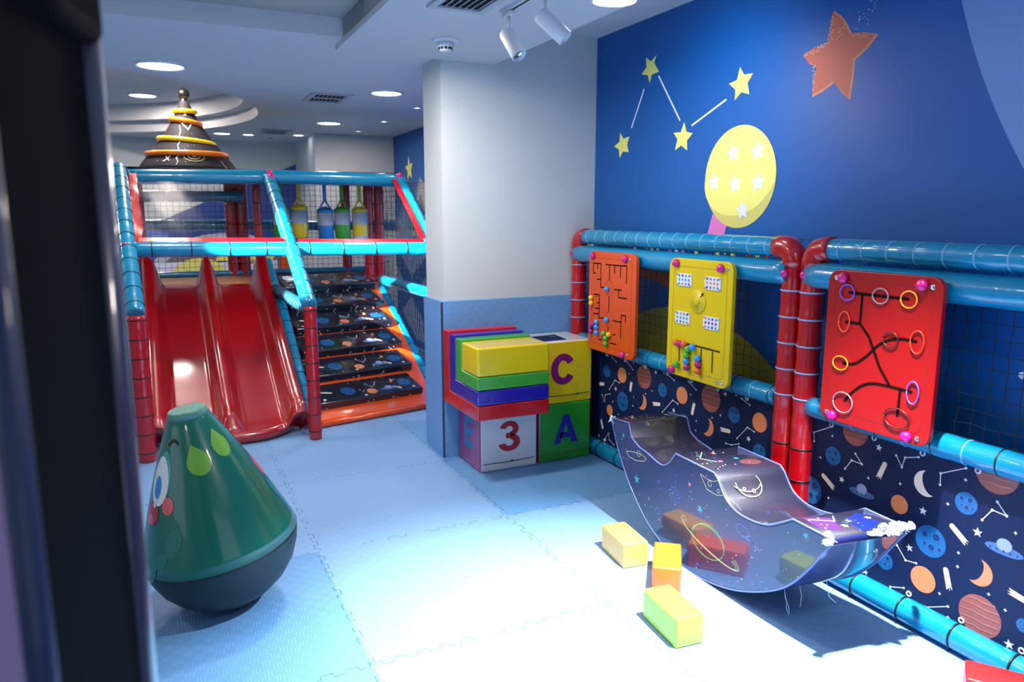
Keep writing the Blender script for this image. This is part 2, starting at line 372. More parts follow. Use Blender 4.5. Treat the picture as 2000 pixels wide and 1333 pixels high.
# measured layout of prints, beads and outlines, in metres (y along the wall, z up)
BANNER_FAR = [('blue', 4.017, 0.584, 0.041), ('blue', 3.826, 0.423, 0.062), ('blue', 3.419, 0.586, 0.041), ('blue', 2.818, 0.587, 0.042), ('blue', 3.216, 0.443, 0.049), ('blue', 2.629, 0.442, 0.043), ('orange', 3.839, 0.592, 0.049), ('orange', 3.973, 0.33, 0.036), ('orange', 3.239, 0.595, 0.049), ('orange', 2.638, 0.593, 0.049), ('stripe', 3.603, 0.628, 0.073), ('stripe', 3.0, 0.632, 0.075), ('moonr', 3.62, 0.469, 0.05), ('moonr', 3.016, 0.471, 0.051), ('comet', [(4.054, 0.489), (4.115, 0.477)]), ('comet', [(3.744, 0.515), (3.733, 0.573)]), ('comet', [(4.053, 0.19), (4.078, 0.243)]), ('comet', [(3.444, 0.495), (3.511, 0.482)]), ('comet', [(3.145, 0.514), (3.13, 0.58)]), ('comet', [(2.848, 0.492), (2.916, 0.485)]), ('line', [(3.983, 0.469), (3.919, 0.542), (3.866, 0.536)]), ('line', [(4.069, 0.412), (4.037, 0.373), (4.029, 0.421), (3.974, 0.44)]), ('line', [(3.958, 0.685), (3.91, 0.664)]), ('line', [(3.783, 0.686), (3.721, 0.649)]), ('line', [(3.37, 0.688), (3.312, 0.665)]), ('line', [(4.01, 0.134), (3.981, 0.171), (3.969, 0.128), (3.912, 0.109)]), ('line', [(3.412, 0.455), (3.32, 0.548), (3.271, 0.538)]), ('line', [(3.188, 0.686), (3.12, 0.652)]), ('line', [(2.769, 0.684), (2.711, 0.664)]), ('line', [(2.787, 0.471), (2.718, 0.547), (2.67, 0.538)]), ('line', [(2.868, 0.421), (2.824, 0.425), (2.772, 0.446)]), ('star', 3.908, 0.488, 0.016), ('star', 3.488, 0.679, 0.014), ('star', 3.307, 0.491, 0.016), ('star', 2.889, 0.681, 0.014), ('star', 2.706, 0.491, 0.016), ('star', 4.097, 0.122, 0.012), ('dot', 3.762, 0.616, 0.004), ('dot', 3.937, 0.395, 0.004), ('dot', 3.707, 0.478, 0.004), ('dot', 3.712, 0.422, 0.004), ('dot', 3.582, 0.528, 0.004), ('dot', 3.52, 0.559, 0.004), ('dot', 3.41, 0.689, 0.003), ('dot', 3.164, 0.617, 0.004), ('dot', 2.981, 0.531, 0.004), ('dot', 2.918, 0.56, 0.003), ('dot', 3.108, 0.48, 0.004), ('dot', 3.11, 0.425, 0.004), ('dot', 2.809, 0.692, 0.003), ('dot', 3.871, 0.325, 0.004), ('dot', 4.007, 0.686, 0.004), ('dot', 3.719, 0.691, 0.004)]
BANNER_NEAR = [('blue', 2.194, 0.558, 0.041), ('blue', 2.303, 0.365, 0.064), ('blue', 1.598, 0.559, 0.042), ('blue', 1.717, 0.361, 0.062), ('blue', 1.901, 0.199, 0.037), ('blue', 1.357, 0.203, 0.025), ('orange', 1.86, 0.458, 0.038), ('orange', 1.732, 0.197, 0.052), ('stripe', 2.091, 0.698, 0.063), ('stripe', 1.502, 0.708, 0.077), ('stripe', 1.506, 0.161, 0.078), ('moonl', 1.757, 0.58, 0.051), ('moonr', 1.527, 0.323, 0.051), ('comet', [(2.237, 0.454), (2.172, 0.412)]), ('comet', [(1.94, 0.6), (1.965, 0.531)]), ('comet', [(1.64, 0.454), (1.578, 0.408)]), ('comet', [(1.646, 0.276), (1.624, 0.204)]), ('comet', [(1.364, 0.294), (1.421, 0.304)]), ('ufo', 2.036, 0.447, 0.04), ('ufo', 1.45, 0.444, 0.043), ('line', [(2.3, 0.595), (2.305, 0.635), (2.208, 0.688)]), ('line', [(2.127, 0.521), (2.097, 0.568), (2.046, 0.567), (2.081, 0.602)]), ('line', [(1.893, 0.652), (1.864, 0.612), (1.854, 0.655), (1.798, 0.674)]), ('line', [(1.702, 0.595), (1.704, 0.639), (1.612, 0.689)]), ('line', [(1.535, 0.52), (1.504, 0.569), (1.454, 0.566), (1.49, 0.604)]), ('line', [(1.853, 0.287), (1.811, 0.242), (1.766, 0.249)]), ('line', [(1.865, 0.102), (1.807, 0.125)]), ('line', [(1.709, 0.092), (1.623, 0.139)]), ('star', 1.973, 0.661, 0.016), ('star', 2.14, 0.468, 0.015), ('star', 1.759, 0.469, 0.017), ('star', 1.546, 0.468, 0.018), ('star', 1.8, 0.299, 0.016), ('star', 1.986, 0.11, 0.014), ('star', 1.396, 0.111, 0.018), ('star', 2.348, 0.469, 0.011), ('dot', 2.205, 0.646, 0.005), ('dot', 2.26, 0.531, 0.005), ('dot', 2.01, 0.518, 0.004), ('dot', 2.201, 0.362, 0.005), ('dot', 1.865, 0.543, 0.004), ('dot', 1.609, 0.645, 0.004), ('dot', 1.665, 0.532, 0.004), ('dot', 1.419, 0.517, 0.003), ('dot', 1.606, 0.363, 0.004), ('dot', 1.604, 0.309, 0.004), ('dot', 1.661, 0.173, 0.004), ('dot', 1.483, 0.258, 0.004), ('dot', 1.422, 0.228, 0.004), ('dot', 1.619, 0.097, 0.004)]
ORANGE_GROOVES = [[(4.011, 1.295), (3.923, 1.297), (3.923, 1.149), (3.87, 1.152)], [(4.011, 1.295), (4.011, 1.232), (3.979, 1.233)], [(3.963, 1.292), (3.963, 1.264)], [(3.971, 1.196), (3.925, 1.198)], [(3.872, 1.294), (3.64, 1.298), (3.642, 1.193)], [(3.826, 1.291), (3.825, 1.2)], [(3.77, 1.292), (3.77, 1.243)], [(3.706, 1.293), (3.704, 1.223)], [(3.766, 1.15), (3.687, 1.152)], [(3.72, 1.149), (3.72, 1.105), (3.631, 1.107)], [(3.823, 1.101), (3.825, 1.009)], [(4.006, 1.099), (3.935, 1.101), (3.935, 0.955), (3.878, 0.96)], [(3.97, 1.098), (3.972, 1.082)], [(3.961, 1.048), (3.936, 1.049)], [(3.984, 1.011), (3.938, 1.014)], [(4.005, 0.975), (3.936, 0.978)], [(3.774, 0.961), (3.753, 0.957), (3.688, 0.96)], [(3.688, 0.859), (3.685, 1.002), (3.639, 1.004), (3.641, 0.961)], [(3.825, 0.908), (3.829, 0.872)], [(3.938, 0.816), (3.896, 0.819), (3.891, 0.872)], [(3.775, 0.871), (3.741, 0.875)], [(3.806, 0.814), (3.732, 0.816)]]
ORANGE_CIRCLES = [(3.825, 1.151, 0.049), (3.825, 0.957, 0.048)]
ORANGE_BEADS = [('blue', 3.835, 1.148), ('blue', 3.833, 0.957), ('blue', 3.947, 0.927), ('blue', 3.95, 0.894), ('blue', 3.946, 0.859), ('yellow', 4.019, 1.075), ('yellow', 4.016, 1.041), ('yellow', 3.804, 0.867), ('magenta', 3.994, 0.905), ('magenta', 4.016, 0.888), ('magenta', 4.013, 0.859), ('green', 3.86, 0.867), ('green', 3.837, 0.84), ('green', 3.834, 0.806)]
ORANGE_BOLTS = [(4.014, 1.341), (3.654, 1.34), (3.659, 0.763)]
ORANGE_SCREWS = [(4.051, 1.337), (3.612, 1.338), (3.613, 0.771)]
YELLOW_CARDS = [(3.101, 1.261), (2.88, 1.26), (3.105, 1.06), (2.88, 1.06)]
YELLOW_DIAL = [(2.99, 1.159), (2.985, 1.184)]
YELLOW_GROOVES = [[(3.175, 0.928), (2.807, 0.925)], [(3.126, 0.92), (3.124, 0.823)], [(3.039, 0.922), (3.045, 0.808)], [(2.947, 0.919), (2.951, 0.808)], [(2.862, 0.919), (2.86, 0.808)]]
YELLOW_BEADS = [('orange', 3.139, 0.922), ('orange', 3.072, 0.923), ('orange', 2.955, 0.803), ('magenta', 3.106, 0.92), ('magenta', 3.043, 0.805), ('magenta', 2.953, 0.837), ('blue', 3.004, 0.919), ('blue', 3.049, 0.837), ('blue', 2.96, 0.868), ('green', 3.04, 0.902), ('green', 3.048, 0.869), ('green', 3.131, 0.805)]
YELLOW_BOLTS = [(3.17, 1.344), (2.824, 1.338), (3.176, 0.769)]
YELLOW_SCREWS = [(3.202, 1.339), (2.782, 1.336), (3.205, 0.774), (2.819, 0.769), (2.783, 0.772)]
RED_GROOVES = [[(2.076, 1.292), (1.81, 1.292)], [(2.012, 1.288), (2.012, 1.174)], [(2.083, 1.173), (2.012, 1.174), (1.966, 1.128), (1.945, 1.086), (1.908, 1.016), (1.858, 0.955)], [(2.081, 1.004), (2.026, 1.01), (1.976, 1.046), (1.929, 1.096), (1.889, 1.124), (1.838, 1.14), (1.763, 1.141)], [(2.058, 0.848), (2.024, 0.892), (1.982, 0.929), (1.932, 0.949), (1.857, 0.953), (1.763, 0.951)], [(1.813, 0.95), (1.816, 0.845)]]
RED_RINGS = [('violet', 2.079, 1.292, 0.034, 0.031), ('grey', 1.928, 1.292, 0.034, 0.029), ('gold', 1.808, 1.291, 0.033, 0.031), ('rust', 2.084, 1.173, 0.026, 0.041), ('brown', 1.87, 1.133, 0.032, 0.029), ('rust', 1.76, 1.14, 0.027, 0.042), ('gold', 2.087, 1.003, 0.036, 0.028), ('grey', 2.061, 0.844, 0.047, 0.042), ('violet', 1.759, 0.951, 0.024, 0.042), ('brown', 1.816, 0.84, 0.053, 0.038)]
RED_BOLTS = [(2.104, 1.348), (1.76, 1.348), (2.108, 0.778), (1.769, 0.779)]
RED_SCREWS = [(2.139, 1.346), (1.723, 1.344), (2.141, 0.785), (1.729, 0.782)]
ROCKER_STARS = [('teal', 2.909, 0.294, 0.026), ('teal', 2.429, 0.317, 0.02), ('teal', 1.842, 0.435, 0.016), ('blue', 2.729, 0.343, 0.012), ('pink', 2.505, 0.405, 0.012), ('blue', 2.429, 0.057, 0.013), ('blue', 2.03, 0.454, 0.007), ('teal', 3.037, 0.485, 0.014), ('blue', 2.602, 0.414, 0.007)]
ROCKER_LINES = [('cream', [(2.437, 0.477), (2.389, 0.423), (2.327, 0.419), (2.263, 0.438), (2.295, 0.473), (2.314, 0.488), (2.355, 0.47), (2.392, 0.47), (2.437, 0.477)]), ('cream', [(3.008, 0.412), (2.941, 0.427), (2.875, 0.432), (2.835, 0.425), (2.857, 0.403), (2.922, 0.388), (2.981, 0.39), (3.008, 0.412)]), ('blue', [(2.203, 0.334), (2.176, 0.349), (2.137, 0.34), (2.122, 0.317), (2.156, 0.299), (2.19, 0.31), (2.203, 0.334)]), ('blue', [(2.145, 0.307), (2.057, 0.275)]), ('blue', [(2.162, 0.305), (2.084, 0.288)]), ('cream', [(2.269, 0.436), (2.21, 0.423), (2.175, 0.407)])]
ROCKER_SPOTS = [(2.373, 0.186, 0.074), (2.61, 0.318, 0.046), (2.729, 0.196, 0.017), (2.373, 0.455, 0.012), (2.317, 0.44, 0.008), (2.899, 0.43, 0.014)]
ROCKER_TOP = [(3.151, 0.552), (2.992, 0.563), (2.964, 0.495), (2.896, 0.465), (2.831, 0.455), (2.722, 0.431), (2.664, 0.454), (2.611, 0.517), (2.488, 0.514), (2.348, 0.511), (2.322, 0.489), (2.27, 0.422), (2.198, 0.39), (2.11, 0.387), (2.028, 0.403), (1.952, 0.445), (1.907, 0.474), (1.738, 0.468)]
ROCKER_BOTTOM = [(3.151, 0.552), (3.11, 0.454), (3.043, 0.34), (2.951, 0.226), (2.829, 0.119), (2.701, 0.052), (2.551, 0.002), (2.389, -0.002), (2.219, 0.039), (2.067, 0.101), (1.949, 0.171), (1.877, 0.237), (1.811, 0.322), (1.757, 0.405), (1.727, 0.447)]

# ------------------------------------------------------------------ the room
ZA, ZB, ZR = 2.56, 2.53, 2.76          # far ceiling, soffit, slot by the mural wall
XW, YE = 2.746, 4.469                  # mural wall, end wall
WX0, WY0, WY1 = -4.3, -2.5, 10.7

def floor():
    mb = MB(); xs = [WX0-.2]+[.58+k for k in range(-4, 3)]+[XW+.1]; ys = [WY0-.2]+[.40+k for k in range(-2, 10)]+[WY1+.1]
    bright = {(1.58, 3.40), (-.42, 2.40), (-.42, 1.40), (-.42, .40), (.58-1, 3.40), (1.58, 4.40)}
    for x0, x1 in zip(xs, xs[1:]):
        for y0, y1 in zip(ys, ys[1:]):
            m = FLOORS if (round(x0, 2), round(y0, 2)) in bright or x0 < -.5 else FLOORP
            mb.face([(x0, y0, 0), (x1, y0, 0), (x1, y1, 0), (x0, y1, 0)], m)
    bmesh.ops.remove_doubles(mb.bm, verts=mb.bm.verts, dist=1e-4)
    r = bmesh.ops.extrude_face_region(mb.bm, geom=list(mb.bm.faces))
    for v in [g for g in r['geom'] if isinstance(g, bmesh.types.BMVert)]: v.co.z -= .08
    struct(mb.build('floor'))
floor()

def slab_with_holes(z, outer, holes, m, name):
    mb = MB(); bm = mb.bm; mb.mi(m); E = []
    for lp in [outer]+holes:
        V = [bm.verts.new((x, y, z)) for x, y in lp]
        E += [bm.edges.new((V[i], V[(i+1) % len(V)])) for i in range(len(V))]
    bmesh.ops.triangle_fill(bm, edges=E, use_beauty=True, use_dissolve=False)
    return mb
RC, RR = (-1.6, 7.95), 2.55
def circle(r, n=96): return [(RC[0]+r*math.cos(2*PI*k/n), RC[1]+r*math.sin(2*PI*k/n)) for k in range(n)]
def ceiling():
    coffer = [(-3.6, -1.2), (.99, -1.2), (.99, 4.27), (-3.6, 4.27)]
    outer = [(WX0-.15, WY0-.15), (XW+.05, WY0-.15), (XW+.05, WY1+.05), (WX0-.15, WY1+.05)]
    slot = [(1.985, WY0), (XW+.01, WY0), (XW+.01, YE+.05), (1.985, YE+.05)]
    mb = slab_with_holes(ZA, outer, [circle(RR), coffer, slot], CEIL, 'ceiling')
    def wall(loop, z0, z1, m=CEIL, smooth=False): mb.rings([[(x, y, z0) for x, y in loop], [(x, y, z1) for x, y in loop]], m, cap=False, smooth=smooth)
    wall(circle(RR), ZA, 2.68, smooth=True)
    mb.rings([[(x, y, 2.68) for x, y in circle(RR)], [(x, y, 2.68) for x, y in circle(2.42)]], CEIL, cap=False, smooth=False)
    wall(circle(2.42), 2.68, 2.86, smooth=True); mb.face([(x, y, 2.86) for x, y in circle(2.42)], CEIL)
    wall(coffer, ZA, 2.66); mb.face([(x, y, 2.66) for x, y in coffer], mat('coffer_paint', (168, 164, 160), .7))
    wall(slot, ZA, ZR); mb.face([(x, y, ZR) for x, y in slot], CEIL)
    o = mb.build('ceiling', fix=False); struct(o)
    sb = MB(); sb.box(((.99+1.985)/2, (WY0+YE)/2, (ZB+ZA+.1)/2), (1.985-.99, YE-WY0, ZA+.1-ZB), CEIL); struct(sb.build('trim_1'))
ceiling()

def walls():
    T = .15
    # mural wall on the right, full length, with its printed scene
    mb = MB(); mb.box((XW+T/2, (WY0+WY1)/2, 1.45), (T, WY1-WY0, 2.95), MURAL)
    A = Art(mb, (XW, 0, 0), (0, -1, 0), (0, 0, 1))          # u = -Y so the normal faces the room (-X)
    def F(y, z): return (-y, z)
    PY = mat('print_pale_yellow', (232, 226, 120), .5); PYD = mat('print_pale_yellow_dark', (205, 198, 110), .5); PW = mat('print_lilac_white', (222, 225, 245), .5)
    PK = mat('print_pink', (214, 118, 190), .5); OS = mat('print_orange_star', (206, 100, 72), .5); OH = mat('print_orange_highlight', (224, 142, 104), .5); BG = mat('print_blue_grey', (112, 146, 200), .5); OL = mat('print_olive', (176, 166, 52), .5)
    stars = dict(
        s1=[(3.797, 2.534), (3.818, 2.49), (3.767, 2.434), (3.837, 2.428), (3.86, 2.381), (3.88, 2.431), (3.946, 2.447), (3.896, 2.48), (3.905, 2.538), (3.85, 2.506)],
        s2=[(3.077, 2.343), (3.044, 2.3), (2.981, 2.297), (3.017, 2.255), (2.999, 2.197), (3.058, 2.216), (3.105, 2.182), (3.104, 2.235), (3.155, 2.272), (3.096, 2.281)],
        s3=[(3.512, 2.117), (3.489, 2.062), (3.433, 2.048), (3.481, 2.013), (3.477, 1.957), (3.532, 1.989), (3.589, 1.967), (3.569, 2.028), (3.61, 2.068), (3.542, 2.064)],
        s4=[(4.165, 2.121), (4.127, 2.08), (4.06, 2.088), (4.083, 2.039), (4.062, 1.99), (4.129, 1.999), (4.166, 1.961), (4.177, 2.017), (4.233, 2.039), (4.173, 2.064)])
    for p in stars.values(): A.poly([F(*q) for q in p], PY)
    for a, b in (((3.915, 2.353), (4.037, 2.141)), ((3.768, 2.407), (3.553, 2.132)), ((3.172, 2.194), (3.442, 2.092))): A.stroke([F(*a), F(*b)], .011, PW, 1, dots=.0055)
    A.poly([F(*q) for q in ((3.236, 1.602), (3.118, 1.55), (3.16, 1.40), (3.30, 1.40))], PK, 1)
    A.ell(-3.045, 1.79, .262, .262, PYD, 2, n=48)
    lens = [(-3.045+.262*math.cos(a), 1.79+.262*math.sin(a)) for a in [rad(180*k/30) for k in range(31)]]
    lens += [(-3.045+.262*math.cos(a)+.04*math.sin(a), 1.79+.20*math.sin(a)) for a in [rad(180+180*k/20) for k in range(1, 20)]]
    A.poly(lens, PY, 3)
    for y, z in ((3.094, 1.916), (2.916, 1.915), (3.235, 1.772), (3.067, 1.757), (2.904, 1.759), (3.003, 1.62)): A.star(-y, z, .052, PW, 4, rot=PI/2+.15, q=.5)
    big = [(2.501, 2.481), (2.458, 2.45), (2.426, 2.413), (2.398, 2.366), (2.332, 2.356), (2.263, 2.333), (2.308, 2.288), (2.369, 2.251), (2.371, 2.172), (2.379, 2.086), (2.429, 2.127), (2.472, 2.173), (2.536, 2.143), (2.59, 2.128), (2.588, 2.198), (2.572, 2.252), (2.622, 2.28), (2.661, 2.324), (2.595, 2.343), (2.519, 2.352), (2.51, 2.42)]
    A.poly([F(*q) for q in big], OH, 1)
    cx, cy = 2.47, 2.29
    A.poly([F(cx+(y-cx)*.955+.008, cy+(z-cy)*.955+.004) for y, z in big], OS, 2)
    rnd = random.Random(3)
    SP = mat('print_speck_cream', (240, 215, 190), .5)
    for (y0, z0), (y1, z1), wd, n in (((2.50, 2.46), (2.515, 2.36), .018, 26), ((2.49, 2.36), (2.44, 2.40), .02, 12), ((2.53, 2.345), (2.65, 2.32), .016, 34), ((2.60, 2.27), (2.58, 2.15), .014, 30), ((2.40, 2.35), (2.28, 2.335), .012, 18)):
        for k in range(n):
            t = rnd.random(); A.ell(-(y0+(y1-y0)*t+rnd.uniform(-wd, wd)*.8-.004), z0+(z1-z0)*t+rnd.uniform(-wd, wd)*.8, .0022, .0022, SP, 3, n=6)
    for k in range(60):
        t = rnd.random()**1.2; A.ell(-(2.40-.22*t+rnd.gauss(0, .022)), 2.375+.22*t+rnd.gauss(0, .018), .0022, .0022, SP, 1, n=6)
    arc = [(y, z) for y, z in [(-.675+2.718*math.cos(rad(a)), 3.207+2.718*math.sin(rad(a))) for a in range(-64, 2, 2)] if z < 2.76]
    A.poly([F(*q) for q in [(.3, 2.76)]+[(.3, arc[0][1])]+arc+[(arc[-1][0], 2.76)]], BG, 1)
    arc = [(3.447+1.272*math.cos(rad(a)), -.216+1.272*math.sin(rad(a))) for a in range(12, 170, 4)]
    A.poly([F(*q) for q in arc], OL, 1)
    A.poly([F(*q) for q in rrect(1.50, 1.02, 1.56, 1.045, .012)], PW, 1)
    CO = mat('print_dark_orange', (178, 78, 40), .5)
    A.poly([F(*q) for q in ((4.3, 1.28), (4.2, 1.38), (3.5, 1.26), (3.55, 1.16))], CO, 1)
    # colourful prints seen between the two top rails
    rnd = random.Random(5)
    for k in range(24):
        y = 4.2-k*.06; A.ell(-y, 1.40+rnd.uniform(-.02, .02), .018, .016, rnd.choice([PK, PY, CO, PW]), 2, n=10)
    # far stretch of the mural beyond the pillar
    A.star(-8.68, 2.13, .16, PY, 1, rot=PI/2+.1, q=.42)
    GR = mat('print_grey', (150, 150, 158), .5); GD = mat('print_dark_grey', (90, 88, 90), .5)
    A.poly([F(*q) for q in ((8.62, 1.35), (8.30, 2.02), (7.9, 1.85), (7.7, 1.3))], GR, 1); A.poly([F(*q) for q in ((8.42, 1.55), (8.28, 1.84), (8.12, 1.62), (8.26, 1.42))], GD, 2)
    A.ell(-7.86, 2.34, .22, .22, PW, 1)
    struct(mb.build('wall_right', fix=False))
    # end wall / column with its blue mat dado
    mb = MB(); mb.box(((1.627+XW)/2, (YE+4.81)/2, 1.43), (XW-1.627, 4.81-YE, 2.86), PAINT); struct(mb.build('wall_end'))
    mb = MB(); mb.box(((1.605+XW)/2, YE-.012, .5235), (XW-1.605, .024, 1.047), WAINS, bevel=.003); mb.box((1.616, YE+.17+.003, .5235), (.022, .342, 1.047), WAINS, bevel=.003)
    mb.box((1.6065, YE-.012, .52), (.006, .027, 1.04), mat('mat_edge', (40, 60, 85), .6)); struct(mb.build('trim_2'))
    # back, left and near walls
    mb = MB(); mb.box(((WX0+XW)/2, WY1+T/2, 1.45), (XW-WX0, T, 2.95), PAINT)
    A = Art(mb, (0, WY1, 1.6-1.6*1.07), (1, 0, 0), (0, 0, 1), step=.003); A.u = A.u*1.07; A.v = A.v*1.07
    DB = mat('print_deep_blue', (12, 62, 140), .5); PB = mat('print_pale_grey', (188, 188, 196), .5); GB = mat('print_grey_brown', (120, 108, 112), .5)
    A.poly([(1.84, 2.32), (1.84, .4), (-1.5, .4), (-.35, 1.33), (.17, 1.59), (1.43, 2.14)], DB, 1)
    A.poly([(-.6, 1.33), (-.2, 1.42), (.1, 1.38), (.05, 1.1), (-.5, .95)], mat('print_mid_blue', (50, 110, 200), .5), 2)
    A.loop(.75, .45, 1.05, .87, .10, PB, 3, a0=rad(25), a1=rad(140)); A.ell(.75, .45, 1.0, .82, GB, 2)
    A.poly([(.65, 1.12), (1.1, 1.2), (1.35, 1.12), (1.3, 1.02), (.6, 1.0)], PY, 4)
    A.poly(rrect(-.25, .1, 1.35, 1.02, .02), PW, 4)
    A.ell(.42, .80, .34, .26, PY, 5); A.ell(.28, .86, .05, .05, DB, 6); A.poly([(.02, .9), (.16, .9), (.16, .62), (-.02, .62)], CO, 6); A.ell(.98, .8, .22, .22, OS, 5); A.ell(1.12, .82, .16, .18, PW, 6)
    A.ell(1.48, 1.3, .07, .05, PW, 3); A.star(1.7, 1.5, .09, PY, 3); A.star(1.66, 1.15, .08, PY, 3)
    A.poly([(1.40, .75), (1.75, .75), (1.75, 1.05), (1.40, 1.05)], ORANGE, 4)
    struct(mb.build('wall_back', fix=False))
    mb = MB(); mb.box(((1.76+XW)/2, (9.3+WY1)/2, 1.4), (XW-1.76, WY1-9.3, 2.8), PAINT, bevel=.004); struct(mb.build('wall_pillar'))
    def holed(name, p0, p1, hole, thick):
        """wall with one window opening; p0->p1 horizontal run, hole = (a0,a1,z0,z1) along it"""
        mb = MB(); (x0, y0), (x1, y1) = p0, p1; ln = math.hypot(x1-x0, y1-y0); ux, uy = (x1-x0)/ln, (y1-y0)/ln; a0, a1, z0, z1 = hole
        for s, e, b, t in ((0, a0, 0, 2.9), (a1, ln, 0, 2.9), (a0, a1, 0, z0), (a0, a1, z1, 2.9)):
            m = (s+e)/2; mb.box((x0+ux*m+uy*thick/2, y0+uy*m-ux*thick/2, (b+t)/2), (e-s, thick, t-b), PAINT, rz=math.atan2(uy, ux))
        return struct(mb.build(name))
    holed('wall_left', (WX0, WY1), (WX0, WY0), (7.4, 11.0, .7, 2.45), .15)
    holed('wall_near', (WX0, WY0), (XW, WY0), (2.6, 6.4, .85, 2.5), .15)
    for i, (c, d) in enumerate((((WX0-.07, 1.5, 1.575), (.06, 3.6, 1.75)), ((.2, WY0-.07, 1.675), (3.8, .06, 1.65)))):  # frames of invented windows, put in to go with the fill lights
        mb = MB(); k = 1 if i == 0 else 0; s = d[k]
        for q in (-.5, -.17, .17, .5):
            cc = list(c); cc[k] += q*(s-.06); dd = [.06, .06, d[2]]; mb.box(cc, dd, METALW)
        for q in (-.5, .5):
            cc = list(c); cc[2] += q*(d[2]-.06); dd = [.06, .06, .06]; dd[k] = s; mb.box(cc, dd, METALW)
        o = struct(mb.build('window_%d' % (i+1)))
walls()

# ------------------------------------------------------------------ ceiling fittings
LED = mat('downlight_diffuser', (255, 255, 255), .5, emit=14, ecol=(244, 248, 255)); LEDW = mat('downlight_diffuser_warm', (255, 255, 255), .5, emit=9, ecol=(255, 238, 205))
def downlight(x, y, z, r, label, power, group=None, m=None):
    t = thing('ceiling_downlight', label, 'ceiling light', (x, y, z), group)
    mb = MB(); mb.lathe([(r*.9, -.001), (r*.93, -.010), (r*1.0, -.013), (r*1.10, -.008), (r*1.12, 0.002)], METALW, (x, y, z), 40); mb.build('trim_ring', t)
    mb = MB(); mb.lathe([(0, -.006), (r*.5, -.006), (r*.92, -.006), (r*.92, -.001)], m or LED, (x, y, z), 40); mb.build('diffuser', t)
    if power:
        lamp('AREA', 'downlight_lamp', (x, y, z-.03), (x, y, 0), power, (255, 236, 222), shape='DISK', size=r*1.8)
G1 = 'large round downlights'
downlight(.083, 5.55, ZA, .15, 'large round downlight in the low ceiling nearest the dark post, above the slide', 16, G1)
downlight(1.723, 6.0, ZA, .125, 'large round downlight beside the upper left of the white column', 16, G1)
downlight(1.712, 8.19, ZA, .125, 'large round downlight farther back, left of the far pillar corner', 15, G1)
downlight(-.06, 9.15, 2.86, .14, 'round downlight inside the circular ceiling recess, left of the cone tip', 26, G1)
downlight(.10, 7.32, 2.86, .14, 'round downlight half hidden by the rim of the circular ceiling recess', 26, G1)
downlight(1.87, 2.91, ZB, .10, 'round downlight in the soffit at the top edge of the view, by the blue mural', 0)
G2 = 'small warm downlights'
downlight(2.196, 6.66, ZA, .032, 'small warm downlight nearest the column, right of the large downlight', 1.2, G2, LEDW)
downlight(2.197, 7.77, ZA, .036, 'small warm downlight in the middle of the row beside the far mural', 1.2, G2, LEDW)
downlight(2.175, 8.78, ZA, .036, 'small warm downlight farthest back in the row beside the far mural', 1.2, G2, LEDW)
downlight(.76, 9.75, ZA, .10, 'flat downlight by the far wall, left of its neighbour, behind the cone', 0, 'far wall downlights')
downlight(1.06, 9.75, ZA, .07, 'flat downlight by the far wall, between the cone and the small grille', 0, 'far wall downlights')
downlight(1.62, 9.55, ZA, .07, 'flat downlight by the far wall, next to the far white pillar', 0, 'far wall downlights')

def grille(x, y, z, w, d, label, n=8, rz=0):
    t = thing('air_vent', label, 'vent', (x, y, z))
    mb = MB(); W = mat('vent_frame', (176, 178, 184), .5)
    for sx in (-1, 1): mb.box((x+sx*(w/2+.012), y, z-.006), (.036, d+.06, .014), W, bevel=.003)
    for sy in (-1, 1): mb.box((x, y+sy*(d/2+.012), z-.006), (w, .036, .014), W, bevel=.003)
    mb.box((x, y, z-.008), (w, .014, .01), W); mb.build('frame', t)
    mb = MB(); mb.box((x, y, z+.004), (w, d, .01), mat('vent_dark', (22, 15, 24), .8)); mb.build('backing', t)
    mb = MB()
    for k in range(n):
        xx = x-w/2+w*(k+.5)/n; mb.box((0, 0, 0), (w/n*.5, d, .002), mat('vent_slat', (165, 167, 172), .5), mtx=Matrix.Translation((xx, y, z-.005)) @ Matrix.Rotation(rad(-25), 4, 'Y'))
    mb.build('slats', t)
grille(1.345, 6.45, ZA, .27, .42, 'square ceiling air grille between the two large far downlights')
grille(1.31, 9.3, ZA, .27, .42, 'small-looking ceiling air grille farthest back, near the far wall')
grille(1.30, 3.02, ZB, .22, .62, 'long air grille in the soffit at the top edge of the view', n=7)

def detector(x, y, z, s, label):
    t = thing('smoke_detector', label, 'smoke detector', (x, y, z))
    mb = MB(); mb.lathe([(0, 0), (.075*s, 0), (.075*s, -.006*s), (.066*s, -.012*s), (.05*s, -.014*s)], METALW, (x, y, z), 36); mb.build('base', t)
    mb = MB(); mb.lathe([(.044*s, -.012*s), (.046*s, -.03*s), (.046*s, -.036*s), (.036*s, -.04*s), (.034*s, -.054*s), (.024*s, -.060*s), (0, -.062*s)], METALW, (x, y, z), 36); mb.build('sensor_head', t)
    mb = MB()
    for k in range(10):
        a = 2*PI*k/10; mb.box((0, 0, 0), (.004*s, .014*s, .012*s), BLACKTIE, mtx=Matrix.Translation((x+.036*s*math.cos(a), y+.036*s*math.sin(a), z-.046*s)) @ Matrix.Rotation(a, 4, 'Z'))
    mb.build('vents', t)
detector(1.473, 3.96, ZB, 1, 'round white smoke detector under the soffit, above the column top')
detector(1.30, 9.75, ZA, 1, 'tiny white smoke detector far back beside the far wall grille')

